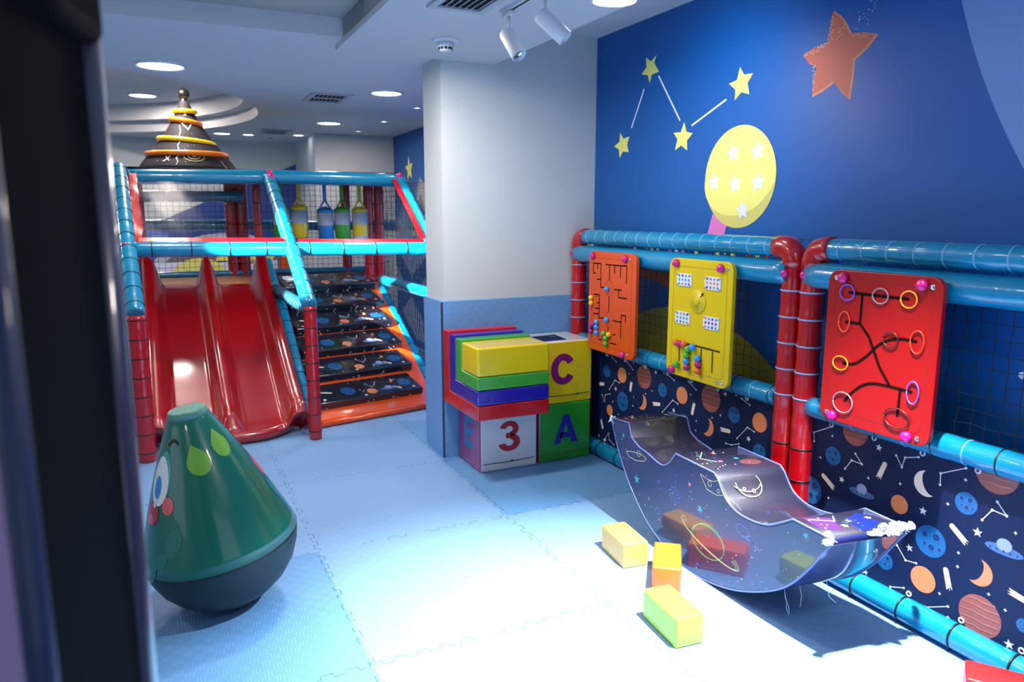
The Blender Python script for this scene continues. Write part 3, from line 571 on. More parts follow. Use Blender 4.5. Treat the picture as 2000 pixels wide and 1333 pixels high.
def track_lights():
    t = thing('lighting_track', 'white ceiling track holding two cylindrical spotlights', 'lighting track', (1.515, 2.9, ZB))
    mb = MB(); mb.box((1.515, 2.72, ZB-.008), (.035, 1.15, .016), METALW, bevel=.002); mb.build('rail', t)
    mb = MB(); mb.box((1.515, 2.72, ZB-.017), (.012, 1.12, .002), BLACKTIE); mb.build('slot', t)
    for x, y, aim, label in ((1.515, 3.24, Vector((.16, -.62, -.78)), 'white cylinder spotlight on the track, the left one, pointing down'),
                             (1.515, 2.88, Vector((.48, -.35, -.55)), 'white cylinder spotlight on the track, the right one, tilted towards the mural'),
                             (1.95, 1.62, Vector((.05, 0, -1)), None)):
        if label is None:
            t = thing('track_spotlight', 'white cylinder spotlight above the view, lighting the floor and rocker', 'spotlight', (x, y, ZB)); z1 = ZB-.002
            mb = MB(); mb.lathe([(.045, 0), (.045, -.02), (.04, -.024)], METALW, (x, y, ZB), 28); mb.build('mount', t)
            mb = MB(); mb.lathe([(.05, 0), (.05, -.05), (.044, -.05), (.044, -.02), (0, -.02)], METALW, (x, y, ZB-.02), 28); mb.build('can', t)
            continue
        t = thing('track_spotlight', label, 'spotlight', (x, y, ZB-.018), 'spotlights on the ceiling track')
        mb = MB(); mb.box((x, y, ZB-.028), (.032, .085, .02), METALW, bevel=.003); mb.build('adapter', t)
        mb = MB(); mb.tube([(x, y, ZB-.034), (x, y, ZB-.125)], .008, METALW, n=12); mb.build('stem', t)
        a = aim.normalized(); q = a.to_track_quat('-Z', 'Y').to_matrix().to_4x4(); c = Vector((x, y, ZB-.13))
        mb = MB(); mb.lathe([(0, .03), (.033, .03), (.035, .026), (.035, -.115), (.031, -.12), (.029, -.10), (0, -.10)], METALW, mtx=Matrix.Translation(c) @ q, n=32, mats=[METALW, METALW, METALW, METALW, METALW, CHROME]); mb.build('can', t)
track_lights()

# ------------------------------------------------------------------ padded fence along the mural wall
FX = 2.58; RF = .05
def bolt(parent, p, n=(-1, 0, 0), r=.02, m=None, name='bolt_cap'):
    mb = MB(); q = Vector(n).to_track_quat('Z', 'Y').to_matrix().to_4x4()
    mb.lathe([(r, 0), (r*1.02, r*.35), (r*.9, r*.75), (r*.55, r*1.05), (0, r*1.12)], m or MAG, mtx=Matrix.Translation(p) @ q, n=20)
    return mb.build(name, parent)
def fence(y0, y1, label, banner, first):
    t = thing('padded_fence', label, 'fence', (FX, (y0+y1)/2, 0))
    for y in (y0, y1):
        mb = MB(); mb.tube([(FX, y, 0), (FX, y, 1.40)], RF, RED, puff=.05, step=.12, n=18); o = mb.build('post', t)
        if (y == y0) or not first or True:
            ties(o, (FX, y, 0), (FX, y, .70), RF+.001, .15, BLACKTIE, start=.10); ties(o, (FX, y, 0), (FX, y, 1.34), RF+.001, .12, SEAM, start=.78)
    def elbow(y, s):
        mb = MB(); mb.tube([(FX, y, 1.36), (FX, y, 1.40), (FX, y+s*.012, 1.43), (FX, y+s*.03, 1.447), (FX, y+s*.07, 1.452), (FX, y+s*.10, 1.452)], RF+.004, RED, n=18); mb.build('corner_pad', t)
    elbow(y0, -1); elbow(y1, 1)
    rail('top_rail', t, (FX, y0-.04, 1.452), (FX, y1+.04, 1.452), .046, seam=SEAM, step=.115)
    rail('second_rail', t, (FX-.012, y0-.0, 1.338), (FX-.012, y1+.0, 1.338), .056, puff=.02, step=.4)
    rail('middle_rail', t, (FX, y0-.04, .752), (FX, y1+.04, .752), .047, seam=SEAM, step=.24, tie=.24, tstart=.12)
    rail('bottom_rail', t, (FX-.015, y0-.03, .052), (FX-.015, y1+.03, .052), .050, puff=.01, step=.3, tie=.215, tstart=.12)
    L_ = y0-y1
    n = int(L_/.053); net('safety_net', t, (FX+.03, y0-.04, .74), (0, -1, 0), (0, 0, 1), n, 14, (L_-.06)/n if False else .0535, w=.0017)
    # printed banner laced between middle and bottom rails
    mb = MB(); mb.box((FX+.012, (y0+y1)/2, .40), (.006, L_-.05, .66), NAVY)
    A = Art(mb, (FX+.009, 0, 0), (0, -1, 0), (0, 0, 1)); pattern(A, banner, lambda y, z: (-y, z)); b = mb.build('printed_banner', t, fix=False)
    k = 0; y = y0-.15
    while y > y1+.06:
        for z in (.695, .112):
            mb = MB(); mb.torus((FX+.006, y, z), (1, 0, 0), .009, .0035, METALW, 16, 6); mb.build('grommet', b)
        y -= .215
    for y in (y0, y1):
        bolt(t, (FX-.05, y+(-.0), 1.338), r=.019)
    return t
fence(4.385, 2.475, 'blue and red padded play fence, far bay, behind the orange and yellow boards', BANNER_FAR, True)
fence(2.362, .45, 'blue and red padded play fence, near bay, behind the red board', BANNER_NEAR, False)

PX = 2.468
def board(name, label, y1, y0, z0, z1, m, rz=0):
    """rounded play board, y1 > y0; front face at x = PX"""
    t = thing(name, label, 'activity board', (PX+.012, (y0+y1)/2, z0))
    mb = MB(); mb.prism(rrect(y0, z0, y1, z1, .05, 8), PX, PX+.024, m, 'X', bevel=.004)
    return t, mb
GV = mat('groove_dark', (24, 10, 6), .95, spec=.1)
def finish(t, mb, bolts, screws, inner=None, gm=None):
    y0, y1, z0, z1 = inner
    A = Art(mb, (PX, 0, 0), (0, -1, 0), (0, 0, 1), .0006)
    p = [(-y, z) for y, z in rrect(y0, z0, y1, z1, .03, 6)]; A.stroke(p+[p[0]], .0022, gm, 1)
    mb.build('board', t, fix=False)
    for y, z in bolts: bolt(t, (PX-.001, y, z), r=.0215)
    for y, z in screws:
        s = MB(); q = Matrix.Translation((PX, y, z)) @ Vector((-1, 0, 0)).to_track_quat('Z', 'Y').to_matrix().to_4x4()
        s.lathe([(.0105, 0), (.0105, .002), (.009, .004), (.004, .004), (.004, .002), (0, .002)], CHROME, mtx=q, n=16); s.build('screw', t)
BEAD = dict(blue=mat('bead_blue', (50, 150, 225), .3, .3), yellow=mat('bead_yellow', (235, 190, 10), .3, .3), magenta=mat('bead_magenta', (165, 20, 110), .3, .3), green=mat('bead_green', (75, 175, 50), .3, .3), orange=mat('bead_orange', (235, 95, 20), .3, .3))
def beads(t, L_, r):
    for c, y, z in L_:
        mb = MB(); mb.ball((PX-r*.75, y, z), r, BEAD[c]); mb.build('bead', t)
def orange_board():
    m = mat('board_orange', (208, 76, 14), .38, .15); t, mb = board('maze_board', 'orange maze board with grooves and coloured beads, behind the letter cubes', 4.065, 3.545, .742, 1.372, m)
    A = Art(mb, (PX, 0, 0), (0, -1, 0), (0, 0, 1), .0006)
    for g in ORANGE_GROOVES: A.stroke([(-y, z) for y, z in g], .0075, GV, 1.5)
    for y, z, r in ORANGE_CIRCLES: A.loop(-y, z, r*.98, r, .003, mat('groove_brown', (120, 50, 15), .7), 1.2)
    finish(t, mb, ORANGE_BOLTS, ORANGE_SCREWS, (3.585, 4.025, .785, 1.33), mat('groove_brown', (120, 50, 15), .7)); beads(t, ORANGE_BEADS, .0165)
orange_board()
def yellow_board():
    m = mat('board_yellow', (212, 184, 4), .36, .15); t, mb = board('bead_board', 'yellow board with dotted cards, a dial and sliding beads', 3.235, 2.742, .742, 1.372, m)
    A = Art(mb, (PX, 0, 0), (0, -1, 0), (0, 0, 1), .0006); GO = mat('groove_olive', (120, 105, 10), .7); GD = mat('groove_dark_olive', (50, 42, 12), .7)
    for g in YELLOW_GROOVES: A.stroke([(-y, z) for y, z in g], .0095, GD, 1.5)
    finish(t, mb, YELLOW_BOLTS, YELLOW_SCREWS, (2.78, 3.195, .785, 1.33), GO); beads(t, YELLOW_BEADS, .0185)
    (dy, dz), (ay, az) = YELLOW_DIAL
    q = Matrix.Translation((PX, dy, dz)) @ Vector((-1, 0, 0)).to_track_quat('Z', 'Y').to_matrix().to_4x4()
    d = MB(); d.lathe([(.062, -.001), (.062, .004), (.059, .006), (.024, .006), (.023, .012), (.019, .016), (.007, .017), (0, .0165)], m, mtx=q, n=40)
    A = Art(d, (PX-.006, 0, 0), (0, -1, 0), (0, 0, 1), .0006); ax, az_ = -dy+.022, dz+.022
    A.stroke([(ax, az_), (ax+.017, az_+.017)], .006, BLACKTIE, 1.5); A.poly([(ax+.026, az_+.026), (ax+.006, az_+.022), (ax+.022, az_+.006)], BLACKTIE, 1.7)
    d.build('dial', t, fix=False)
    P = [mat('card_teal', (60, 150, 130), .5), mat('card_purple', (140, 30, 110), .5), mat('card_blue', (50, 140, 210), .5), mat('card_peach', (215, 120, 80), .5)]
    for ci, (y, z) in enumerate(YELLOW_CARDS):
        c = MB(); c.box((PX-.003, y, z), (.006, .118, .066), mat('card_white', (222, 226, 230), .25, .5), bevel=.0012)
        A = Art(c, (PX-.006, 0, 0), (0, -1, 0), (0, 0, 1), .0005)
        for i in range(4):
            for j in range(3): A.ell(-y-.039+i*.026, z-.021+j*.021, .0075, .0075, P[(i*3+j*2+ci+i*j) % 4], 1.5, n=14)
        o = c.build('dotted_card', t, fix=False)
        for sy in (-1, 1):
            for sz in (-1, 1):
                s = MB(); s.ball((PX-.007, y+sy*.052, z+sz*.026), .0055, CHROME, sx=.7); s.build('screw', o)
yellow_board()
def red_board():
    m = mat('board_red', (158, 9, 5), .36, .12); t, mb = board('loop_board', 'red board with curved grooves and coloured wire loops', 2.178, 1.682, .755, 1.38, m)
    A = Art(mb, (PX, 0, 0), (0, -1, 0), (0, 0, 1), .0006); GR_ = mat('groove_maroon', (28, 5, 4), .95, spec=.1)
    def smooth(g):
        if len(g) < 5: return g
        out = []
        for i in range(len(g)-1):
            p0, p1, p2, p3 = g[max(i-1, 0)], g[i], g[i+1], g[min(i+2, len(g)-1)]
            for k in range(5):
                s = k/5; out.append(tuple(.5*((2*p1[c])+(-p0[c]+p2[c])*s+(2*p0[c]-5*p1[c]+4*p2[c]-p3[c])*s*s+(-p0[c]+3*p1[c]-3*p2[c]+p3[c])*s**3) for c in (0, 1)))
        return out+[g[-1]]
    for i, g in enumerate(RED_GROOVES): A.stroke([(-y, z) for y, z in (smooth(g) if i > 2 else g)], .0115, GR_, 1.5)
    finish(t, mb, RED_BOLTS, RED_SCREWS, (1.72, 2.14, .80, 1.34), mat('groove_red', (120, 14, 10), .7))
    C = dict(violet=(105, 85, 215), grey=(135, 132, 140), gold=(240, 165, 10), rust=(200, 62, 30), brown=(60, 22, 20))
    for c, y, z, a, b in RED_RINGS:
        w = MB(); w.tube([(PX-.006, y+a*math.cos(k*2*PI/32), z+b*math.sin(k*2*PI/32)) for k in range(33)], .0027, mat('loop_'+c, C[c], .35, .2), n=8); w.build('wire_loop', t)
red_board()

# ------------------------------------------------------------------ soft rocker
def rocker():
    X0, X1 = 2.065, 2.395
    BODY = mat('rocker_navy_vinyl', (17, 27, 78), .42, 1., spec=.5, bump=.06, bscale=9)
    TOPM = mat('rocker_top_vinyl', (20, 20, 42), .5, .9, bump=.12, bscale=12)
    PIPE = mat('rocker_piping', (84, 98, 150), .4, .5)
    t = thing('soft_rocker', 'navy glossy rocking boat with star prints and torn white corners, against the fence', 'rocker', (2.23, 2.44, 0))
    T = ROCKER_TOP; B = [(y, max(z, .004)) for y, z in ROCKER_BOTTOM]
    def cr(P, n=4):
        out = []
        for i in range(len(P)-1):
            p0, p1, p2, p3 = P[max(i-1, 0)], P[i], P[i+1], P[min(i+2, len(P)-1)]
            for k in range(n):
                s = k/n; out.append(tuple(.5*((2*p1[c])+(-p0[c]+p2[c])*s+(2*p0[c]-5*p1[c]+4*p2[c]-p3[c])*s*s+(-p0[c]+3*p1[c]-3*p2[c]+p3[c])*s**3) for c in (0, 1)))
        return out+[P[-1]]
    # piecewise smooth top: keep the corners crisp
    top = [T[0], T[1]]+cr(T[2:8], 4)[0:]+[T[8]]+[T[9]]+cr(T[10:17], 4)+[T[17]]
    bot = cr(B, 4)
    poly = top+bot[::-1][:-1]
    seen = []; 
    for p in poly:
        if not seen or math.dist(p, seen[-1]) > .004: seen.append(p)
    if math.dist(seen[0], seen[-1]) < .006: seen.pop()
    zc = lambda y: y
    mb = MB(); n = len(seen)
    def faceset(x, sk): return [Vector((x, y-sk, z)) for y, z in seen]
    SK = .075
    # skew: the far side sits slightly nearer the camera
    R0 = faceset(X0, 0); R1 = faceset(X1, SK*.6)
    V0 = [mb.bm.verts.new(p) for p in R0]; V1 = [mb.bm.verts.new(p) for p in R1]; ib, it = mb.mi(BODY), mb.mi(TOPM); fs = []
    f = mb.bm.faces.new(V0); f.material_index = ib; fs.append(f); f = mb.bm.faces.new(V1[::-1]); f.material_index = ib; fs.append(f)
    nt_ = len([p for p in seen if p in top])
    for j in range(n):
        k = (j+1) % n; f = mb.bm.faces.new((V0[k], V0[j], V1[j], V1[k])); f.material_index = it if (seen[j] in top and seen[k] in top) else ib; f.smooth = True
    bmesh.ops.recalc_face_normals(mb.bm, faces=mb.bm.faces)
    g = bmesh.ops.bevel(mb.bm, geom=list({e for f in fs for e in f.edges}), offset=.008, segments=3, profile=.5, affect='EDGES')
    for f in g['faces']: f.smooth = True
    A = Art(mb, (X0, 0, 0), (0, -1, 0), (0, 0, 1), .0005)
    C = dict(teal=mat('star_teal', (50, 160, 175), .4, .6), blue=mat('star_blue', (30, 90, 200), .4, .6), pink=mat('star_pink', (235, 100, 130), .4, .6), cream=mat('line_cream', (225, 205, 150), .4, .6), green=mat('line_green', (100, 200, 130), .4, .6), line=mat('line_blue', (100, 130, 220), .4, .6))
    for c, y, z, r in ROCKER_STARS: A.star(-y, z, r*1.1, C[c], 1, rot=PI/2+y*9 % 1, q=.38)
    for c, P in ROCKER_LINES: A.stroke([(-y, z) for y, z in P], .003, C['cream' if c == 'cream' else 'line'], 1)
    (sy, sz, sr), (gy, gz, gr) = ROCKER_SPOTS[0], ROCKER_SPOTS[1]
    for k in range(3): A.loop(-sy+.004*k, sz+.003*k, .108*(1-.03*k), sr*(.97+.02*k), .0022, C['green'], 1+k*.2)
    for k in range(4): A.loop(-sy+.012, sz-.004+k*.003, .175+.007*k, .028+.005*k, .002, C['cream' if k % 2 else 'green'], 2+k*.2, rot=-.22, a0=rad(150), a1=rad(395))
    for k in range(9):
        a = k*.7; A.stroke([(-gy+gr*.25*math.cos(a), gz+gr*.25*math.sin(a)), (-gy+gr*.7*math.cos(a+.4), gz+gr*.7*math.sin(a+.4)), (-gy+gr*math.cos(a+.9), gz+gr*math.sin(a+.9))], .0018, C['line'], 1)
    for y, z, r in ROCKER_SPOTS[2:]: A.loop(-y, z, r, r, .0025, C['cream' if r < .0165 else 'line'], 1.5, n=16)
    rnd = random.Random(11)
    def inside(y, z):
        c = False
        for i in range(n):
            (y1, z1), (y2, z2) = seen[i], seen[i-1]
            if (z1 > z) != (z2 > z) and y < (y2-y1)*(z-z1)/(z2-z1)+y1: c = not c
        return c
    for k in range(150):
        y, z = rnd.uniform(1.75, 3.12), rnd.uniform(.03, .52)
        if inside(y, z) and inside(y+.02, z) and inside(y-.02, z+.02): A.ell(-y, z, rnd.choice([.002, .0028, .004]), .0028, C[rnd.choice(['cream', 'blue', 'teal', 'cream', 'line', 'pink'])], 1.2, n=8)
    # prints on the top faces
    def toppatch(i0, i1):
        a, b = Vector((X0, T[i0][0], T[i0][1])), Vector((X0, T[i1][0], T[i1][1])); return Art(mb, a, (b-a), Vector((1, -SK*.6/(X1-X0), 0)), -.0008), (b-a).length
    for i0, i1 in ((7, 9), (0, 1), (16, 17)):
        A2, ln = toppatch(i0, i1)
        for k in range(22):
            x, y = rnd.uniform(.02, ln-.02), rnd.uniform(.02, .30)
            if k < 3: A2.star(x, y, .015, C[rnd.choice(['teal', 'pink', 'cream'])], -1, q=.4)
            else: A2.ell(x, y, .0045, .003, C[rnd.choice(['cream', 'blue', 'teal', 'cream'])], -1, n=8)
        if i0 == 7: A2.stroke([(.02, .12), (.09, .06), (.15, .10)], .0035, WH, -1); A2.ell(.19, .24, .035, .05, mat('print_dull_rust', (90, 50, 55), .4, .5), -1)
        if i0 == 16:
            A2.stroke([(.02, .05), (.06, .13), (.02, .16)], .004, WH, -1); A2.poly([(.06, .18), (.16, .16), (.165, .29), (.02, .27)], mat('print_royal', (10, 26, 110), .4, .6), -1)
            A2.poly([(.0, .04), (.1, .03), (.13, .1), (.03, .14)], mat('print_plum', (70, 32, 84), .4, .6), -.8)
    slope = [(2.322, .489), (2.27, .422), (2.198, .39)]
    a, b = Vector((X0, 2.322, .49)), Vector((X0, 2.25, .41)); A3 = Art(mb, a, b-a, (1, -.13, 0), -.003)
    A3.loop(.035, .13, .06, .06, .0035, C['cream'], -1, a0=rad(-100), a1=rad(120)); A3.loop(.008, .125, .062, .075, .003, C['cream'], -1, a0=rad(-62), a1=rad(62)); A3.loop(.07, .14, .008, .008, .0025, C['cream'], -1, n=12); A3.loop(.055, .10, .006, .006, .0025, C['cream'], -1, n=12); 
    mb.build('body', t, fix=False)
    # light piping along both upper edges
    for x, sk in ((X0, 0), (X1, SK*.6)):
        p = MB(); p.tube([(x, y-sk, z) for y, z in seen if (y, z) in top], .0042, PIPE, n=8); p.build('piping', t)
        p = MB(); p.tube([(x, y-sk, z) for y, z in bot], .0035, PIPE, n=8); p.build('piping', t)
    # torn foam at three corners
    FO = mat('torn_foam', (232, 234, 236), .9, bump=1, bscale=60)
    for (c, s, n_) in (((X0+.006, 1.742, .464), (.022, .024, .016), 9), ((X1-.02, 1.700, .462), (.05, .022, .018), 14), ((X1-.10, 1.702, .463), (.045, .014, .012), 8), ((X0+.004, 3.146, .548), (.016, .016, .014), 7)):
        p = MB()
        for k in range(n_):
            q = Vector(c)+Vector((rnd.gauss(0, s[0]*.6), rnd.gauss(0, s[1]*.5), rnd.gauss(0, s[2]*.5)))
            g = bmesh.ops.create_icosphere(p.bm, subdivisions=2, radius=1, matrix=Matrix.Translation(q) @ Matrix.Rotation(rnd.random()*3, 4, 'Z') @ Matrix.Diagonal((s[0]*rnd.uniform(.35, .7), s[1]*rnd.uniform(.3, .7), s[2]*rnd.uniform(.5, .9), 1)))
            for v in g['verts']: v.co += Vector((rnd.gauss(0, .0022), rnd.gauss(0, .0022), rnd.gauss(0, .0022)))
        p.mi(FO)
        for k in range(6):
            d = Vector((rnd.uniform(-1, 1), rnd.uniform(-1, .3), rnd.uniform(-.6, .8))).normalized(); q = Vector(c)+Vector((rnd.gauss(0, s[0]*.4), 0, 0)); p.tube([q, q+d*.02, q+d*.034+Vector((0, 0, -.006))], .0014, FO, n=5)
        p.build('torn_foam', t)
    p = MB(); c0 = Vector((X0+.1, 2.02, .12))
    p.tube([c0, c0+Vector((0, -.01, -.04)), c0+Vector((.01, -.02, -.075)), c0+Vector((.0, -.035, -.10)), c0+Vector((-.012, -.03, -.075)), c0+Vector((-.004, -.02, -.05))], .0012, FO, n=5)
    p.tube([c0+Vector((.05, -.03, .02)), c0+Vector((.055, -.04, -.03)), c0+Vector((.04, -.05, -.07))], .001, FO, n=5)
    p.tube([c0+Vector((.02, -.18, .12)), c0+Vector((.03, -.19, .05)), c0+Vector((.06, -.20, .02))], .001, FO, n=5); p.build('loose_thread', t)
rocker()

# ------------------------------------------------------------------ soft building blocks and letter cubes
def soft_block(x, y, w, l, h, rz, rgb, label, cat='block'):
    m = vinyl('block_%d_%d_%d' % rgb, rgb, .45, .2, .12, 20)
    mb = MB(); mb.box((0, 0, 0), (w, l, h), m, bevel=.009, seg=3)
    bmesh.ops.subdivide_edges(mb.bm, edges=[e for e in mb.bm.edges if e.calc_length() > .07], cuts=4, use_grid_fill=True)
    for v in mb.bm.verts:
        p = v.co; k = 1-.0
        v.co.x += (.004*math.cos(p.y/l*PI)*math.cos(p.z/h*PI))*(1 if p.x > 0 else -1)*(abs(p.x) > w*.45)
        v.co.y += (.004*math.cos(p.x/w*PI)*math.cos(p.z/h*PI))*(1 if p.y > 0 else -1)*(abs(p.y) > l*.45)
        v.co.z += (.004*math.cos(p.x/w*PI)*math.cos(p.y/l*PI))*(p.z > h*.45)
    SE = mat('seam_thread_%d_%d_%d' % rgb, tuple(int(c*.75) for c in rgb), .5)
    for sx in (-1, 1): mb.tube([(sx*w*.5-sx*.003, -l/2+.006, h/2-.004), (sx*w*.5-sx*.003, l/2-.006, h/2-.004)], .0016, SE, n=6)
    o = mb.build('soft_block'); o.location = (x, y, h/2); o.rotation_euler = (0, 0, rad(rz)); tag(o, label, cat, 'small soft blocks on the floor')
soft_block(1.880, 2.735, .125, .235, .118, -7, (240, 182, 84), 'pale yellow soft block on the floor, farthest from the camera')
soft_block(1.921, 2.460, .120, .255, .118, -38, (242, 112, 32), 'orange soft block lying against the rocker, between the yellow and green blocks')
soft_block(1.697, 2.128, .122, .245, .120, -5.5, (190, 214, 62), 'lime green soft block on the floor, nearest the camera')
soft_block(2.375, 1.262, .125, .25, .12, 35, (214, 24, 26), 'red soft block whose top just shows at the lower right corner of the view')

def letter(A, ch, x, y, s, m, l=1.5):
    """bold sans letter, height s, lower-left at x,y"""
    def R(a, b, c, d): A.poly([(x+a*s, y+b*s), (x+c*s, y+b*s), (x+c*s, y+d*s), (x+a*s, y+d*s)], m, l)
    def band(cx, cy, ro, ri, a0, a1, sy=1, n=22):
        for k in range(n):
            p, q = rad(a0+(a1-a0)*k/n), rad(a0+(a1-a0)*(k+1)/n)
            A.poly([(x+(cx+ri[0]*math.cos(p))*s, y+(cy+ri[1]*math.sin(p))*s), (x+(cx+ro[0]*math.cos(p))*s, y+(cy+ro[1]*math.sin(p))*s), (x+(cx+ro[0]*math.cos(q))*s, y+(cy+ro[1]*math.sin(q))*s), (x+(cx+ri[0]*math.cos(q))*s, y+(cy+ri[1]*math.sin(q))*s)], m, l)
    if ch == 'E': R(0, 0, .24, 1); R(.24, 0, .68, .21); R(.24, .4, .62, .6); R(.24, .79, .68, 1)
    if ch == 'A':
        A.poly([(x, y), (x+.25*s, y), (x+.58*s, y+s), (x+.37*s, y+s)], m, l); A.poly([(x+.95*s, y), (x+.70*s, y), (x+.37*s, y+s), (x+.58*s, y+s)], m, l+.3); R(.25, .19, .72, .38)
    if ch == 'C': band(.44, .5, (.44, .5), (.19, .28), 32, 328, n=30)
    if ch == '3':
        band(.37, .735, (.335, .265), (.12, .10), -78, 170); band(.37, .29, (.385, .29), (.14, .115), -172, 78); R(.25, .43, .44, .61)

def cube(x0, x1, y0, y1, z0, z1, faces, label, loc_name='letter_cube'):
    """faces: dict side -> (colour material, letter, letter material)"""
    cx, cy, cz = (x0+x1)/2, (y0+y1)/2, (z0+z1)/2; dx, dy, dz = x1-x0, y1-y0, z1-z0
    t = thing(loc_name, label, 'soft cube', (cx, cy, z0), 'letter cubes')
    base = faces['front'][0]; mb = MB(); mb.box((cx, cy, cz), (dx, dy, dz), base, bevel=.012, seg=3)
    for f in mb.bm.faces:
        n = f.normal
        f.normal_update(); n = f.normal; k = 'left' if n.x < -.6 else 'right' if n.x > .6 else 'top' if n.z > .6 else 'front'
        f.material_index = mb.mi(faces.get(k, faces['front'])[0])
    A = Art(mb, (x0, y0, z0), (1, 0, 0), (0, 0, 1)); B = Art(mb, (x0, y1, z0), (0, -1, 0), (0, 0, 1)); Tp = Art(mb, (x0, y0, z1), (1, 0, 0), (0, 1, 0))
    f = faces['front']; letter(A, f[1], dx*f[3], dz*.30, dz*.50, f[2])
    if 'left' in faces and faces['left'][1]: letter(B, faces['left'][1], dy*.28, dz*.30, dz*.54, faces['left'][2])
    if faces.get('top') and faces['top'][1]:
        Tp.poly([(.02, .03), (.22, .05), (.24, dy-.10), (.04, dy-.12)], NAVY, 1.5); Tp.stroke([(.16, .17), (.20, .18)], .006, WHITE, 2.5)
    mb.build('cube_body', t, fix=False)
    z = MB(); z.tube([(x0+.02, y0-.001, z0+.052), (cx, y0-.003, z0+.050), (x1-.02, y0-.001, z0+.056)], .0022, BLACKTIE if faces.get('zip') else mat('zip_khaki', (120, 110, 70), .6), n=6)
    if faces.get('zip'): z.ball((x0+dx*faces['zip'], y0-.003, z0+.053), .006, BLACKTIE, sx=1.6)
    z.build('zip', t)
CM, CW, CP, CY, CG, CB = vinyl('cube_magenta', (160, 40, 120)), vinyl('cube_white', (218, 222, 226)), mat('letter_purple', (120, 8, 100), .4, .4), YELLOW, vinyl('cube_green', (38, 150, 34)), mat('letter_blue', (34, 22, 150), .4, .4)
cube(1.704, 2.100, 4.068, 4.430, 0, .395, dict(front=(CW, '3', mat('letter_red', (178, 12, 30), .4, .4), .32), left=(CM, 'E', mat('letter_teal', (20, 130, 185), .4, .4)), zip=.55), 'white soft cube with a red 3 and a magenta E side, left in the stack')
cube(2.118, 2.505, 4.075, 4.430, 0, .385, dict(front=(CG, 'A', CB, .28), left=(CM, None, None)), 'green soft cube with a blue A, on the floor beside the white cube')
cube(2.128, 2.512, 4.080, 4.435, .386, .795, dict(front=(CY, 'C', CP, .20), top=(CW, True, None), zip=.72), 'yellow soft cube with a purple C and a white top, on the green cube')

def nested_corners():
    x0, x1, yf, yb, z0 = 1.600, 2.080, 3.865, 4.430, .396
    P = [('red', vinyl('nest_red', (186, 10, 24)), 'outermost red L-shaped foam corner block resting on the white cube'), ('blue', BLUE, 'dark blue L-shaped foam corner block nested in the red one'), ('green', GREEN, 'green L-shaped foam corner block nested in the blue one')]
    th = [.092, .092, .082]; tb = [.105, .105, .10]; z = z0; y = yb; top = z0+.475
    dx = [0, .002, .004, .006]
    for i, (c, m, label) in enumerate(P):
        zz, yy = z+th[i], y-tb[i]; tp = top-i*.012
        poly = [(yf, z+.001), (y-.001, z+.001), (y-.001, tp), (yy+.001, tp), (yy+.001, zz-.001), (yf, zz-.001)]
        mb = MB(); mb.prism(poly, x0+dx[i], x1-dx[i]*.3, m, 'X')
        bmesh.ops.bevel(mb.bm, geom=list(mb.bm.edges), offset=.010, segments=3, profile=.6, affect='EDGES')
        for f in mb.bm.faces: f.smooth = f.calc_area() < .004
        o = mb.build('corner_block'); tag(o, label, 'foam block', 'nested foam corner blocks'); z, y = zz, yy
    mb = MB(); mb.box(((x0+x1)/2+.002, (yf+y)/2, (z+top-.036)/2), (x1-x0-.01, y-yf-.002, top-.036-z-.002), YELLOW, bevel=.012, seg=3)
    tag(mb.build('foam_cuboid'), 'yellow foam block at the front of the nested coloured blocks', 'foam block')
nested_corners()

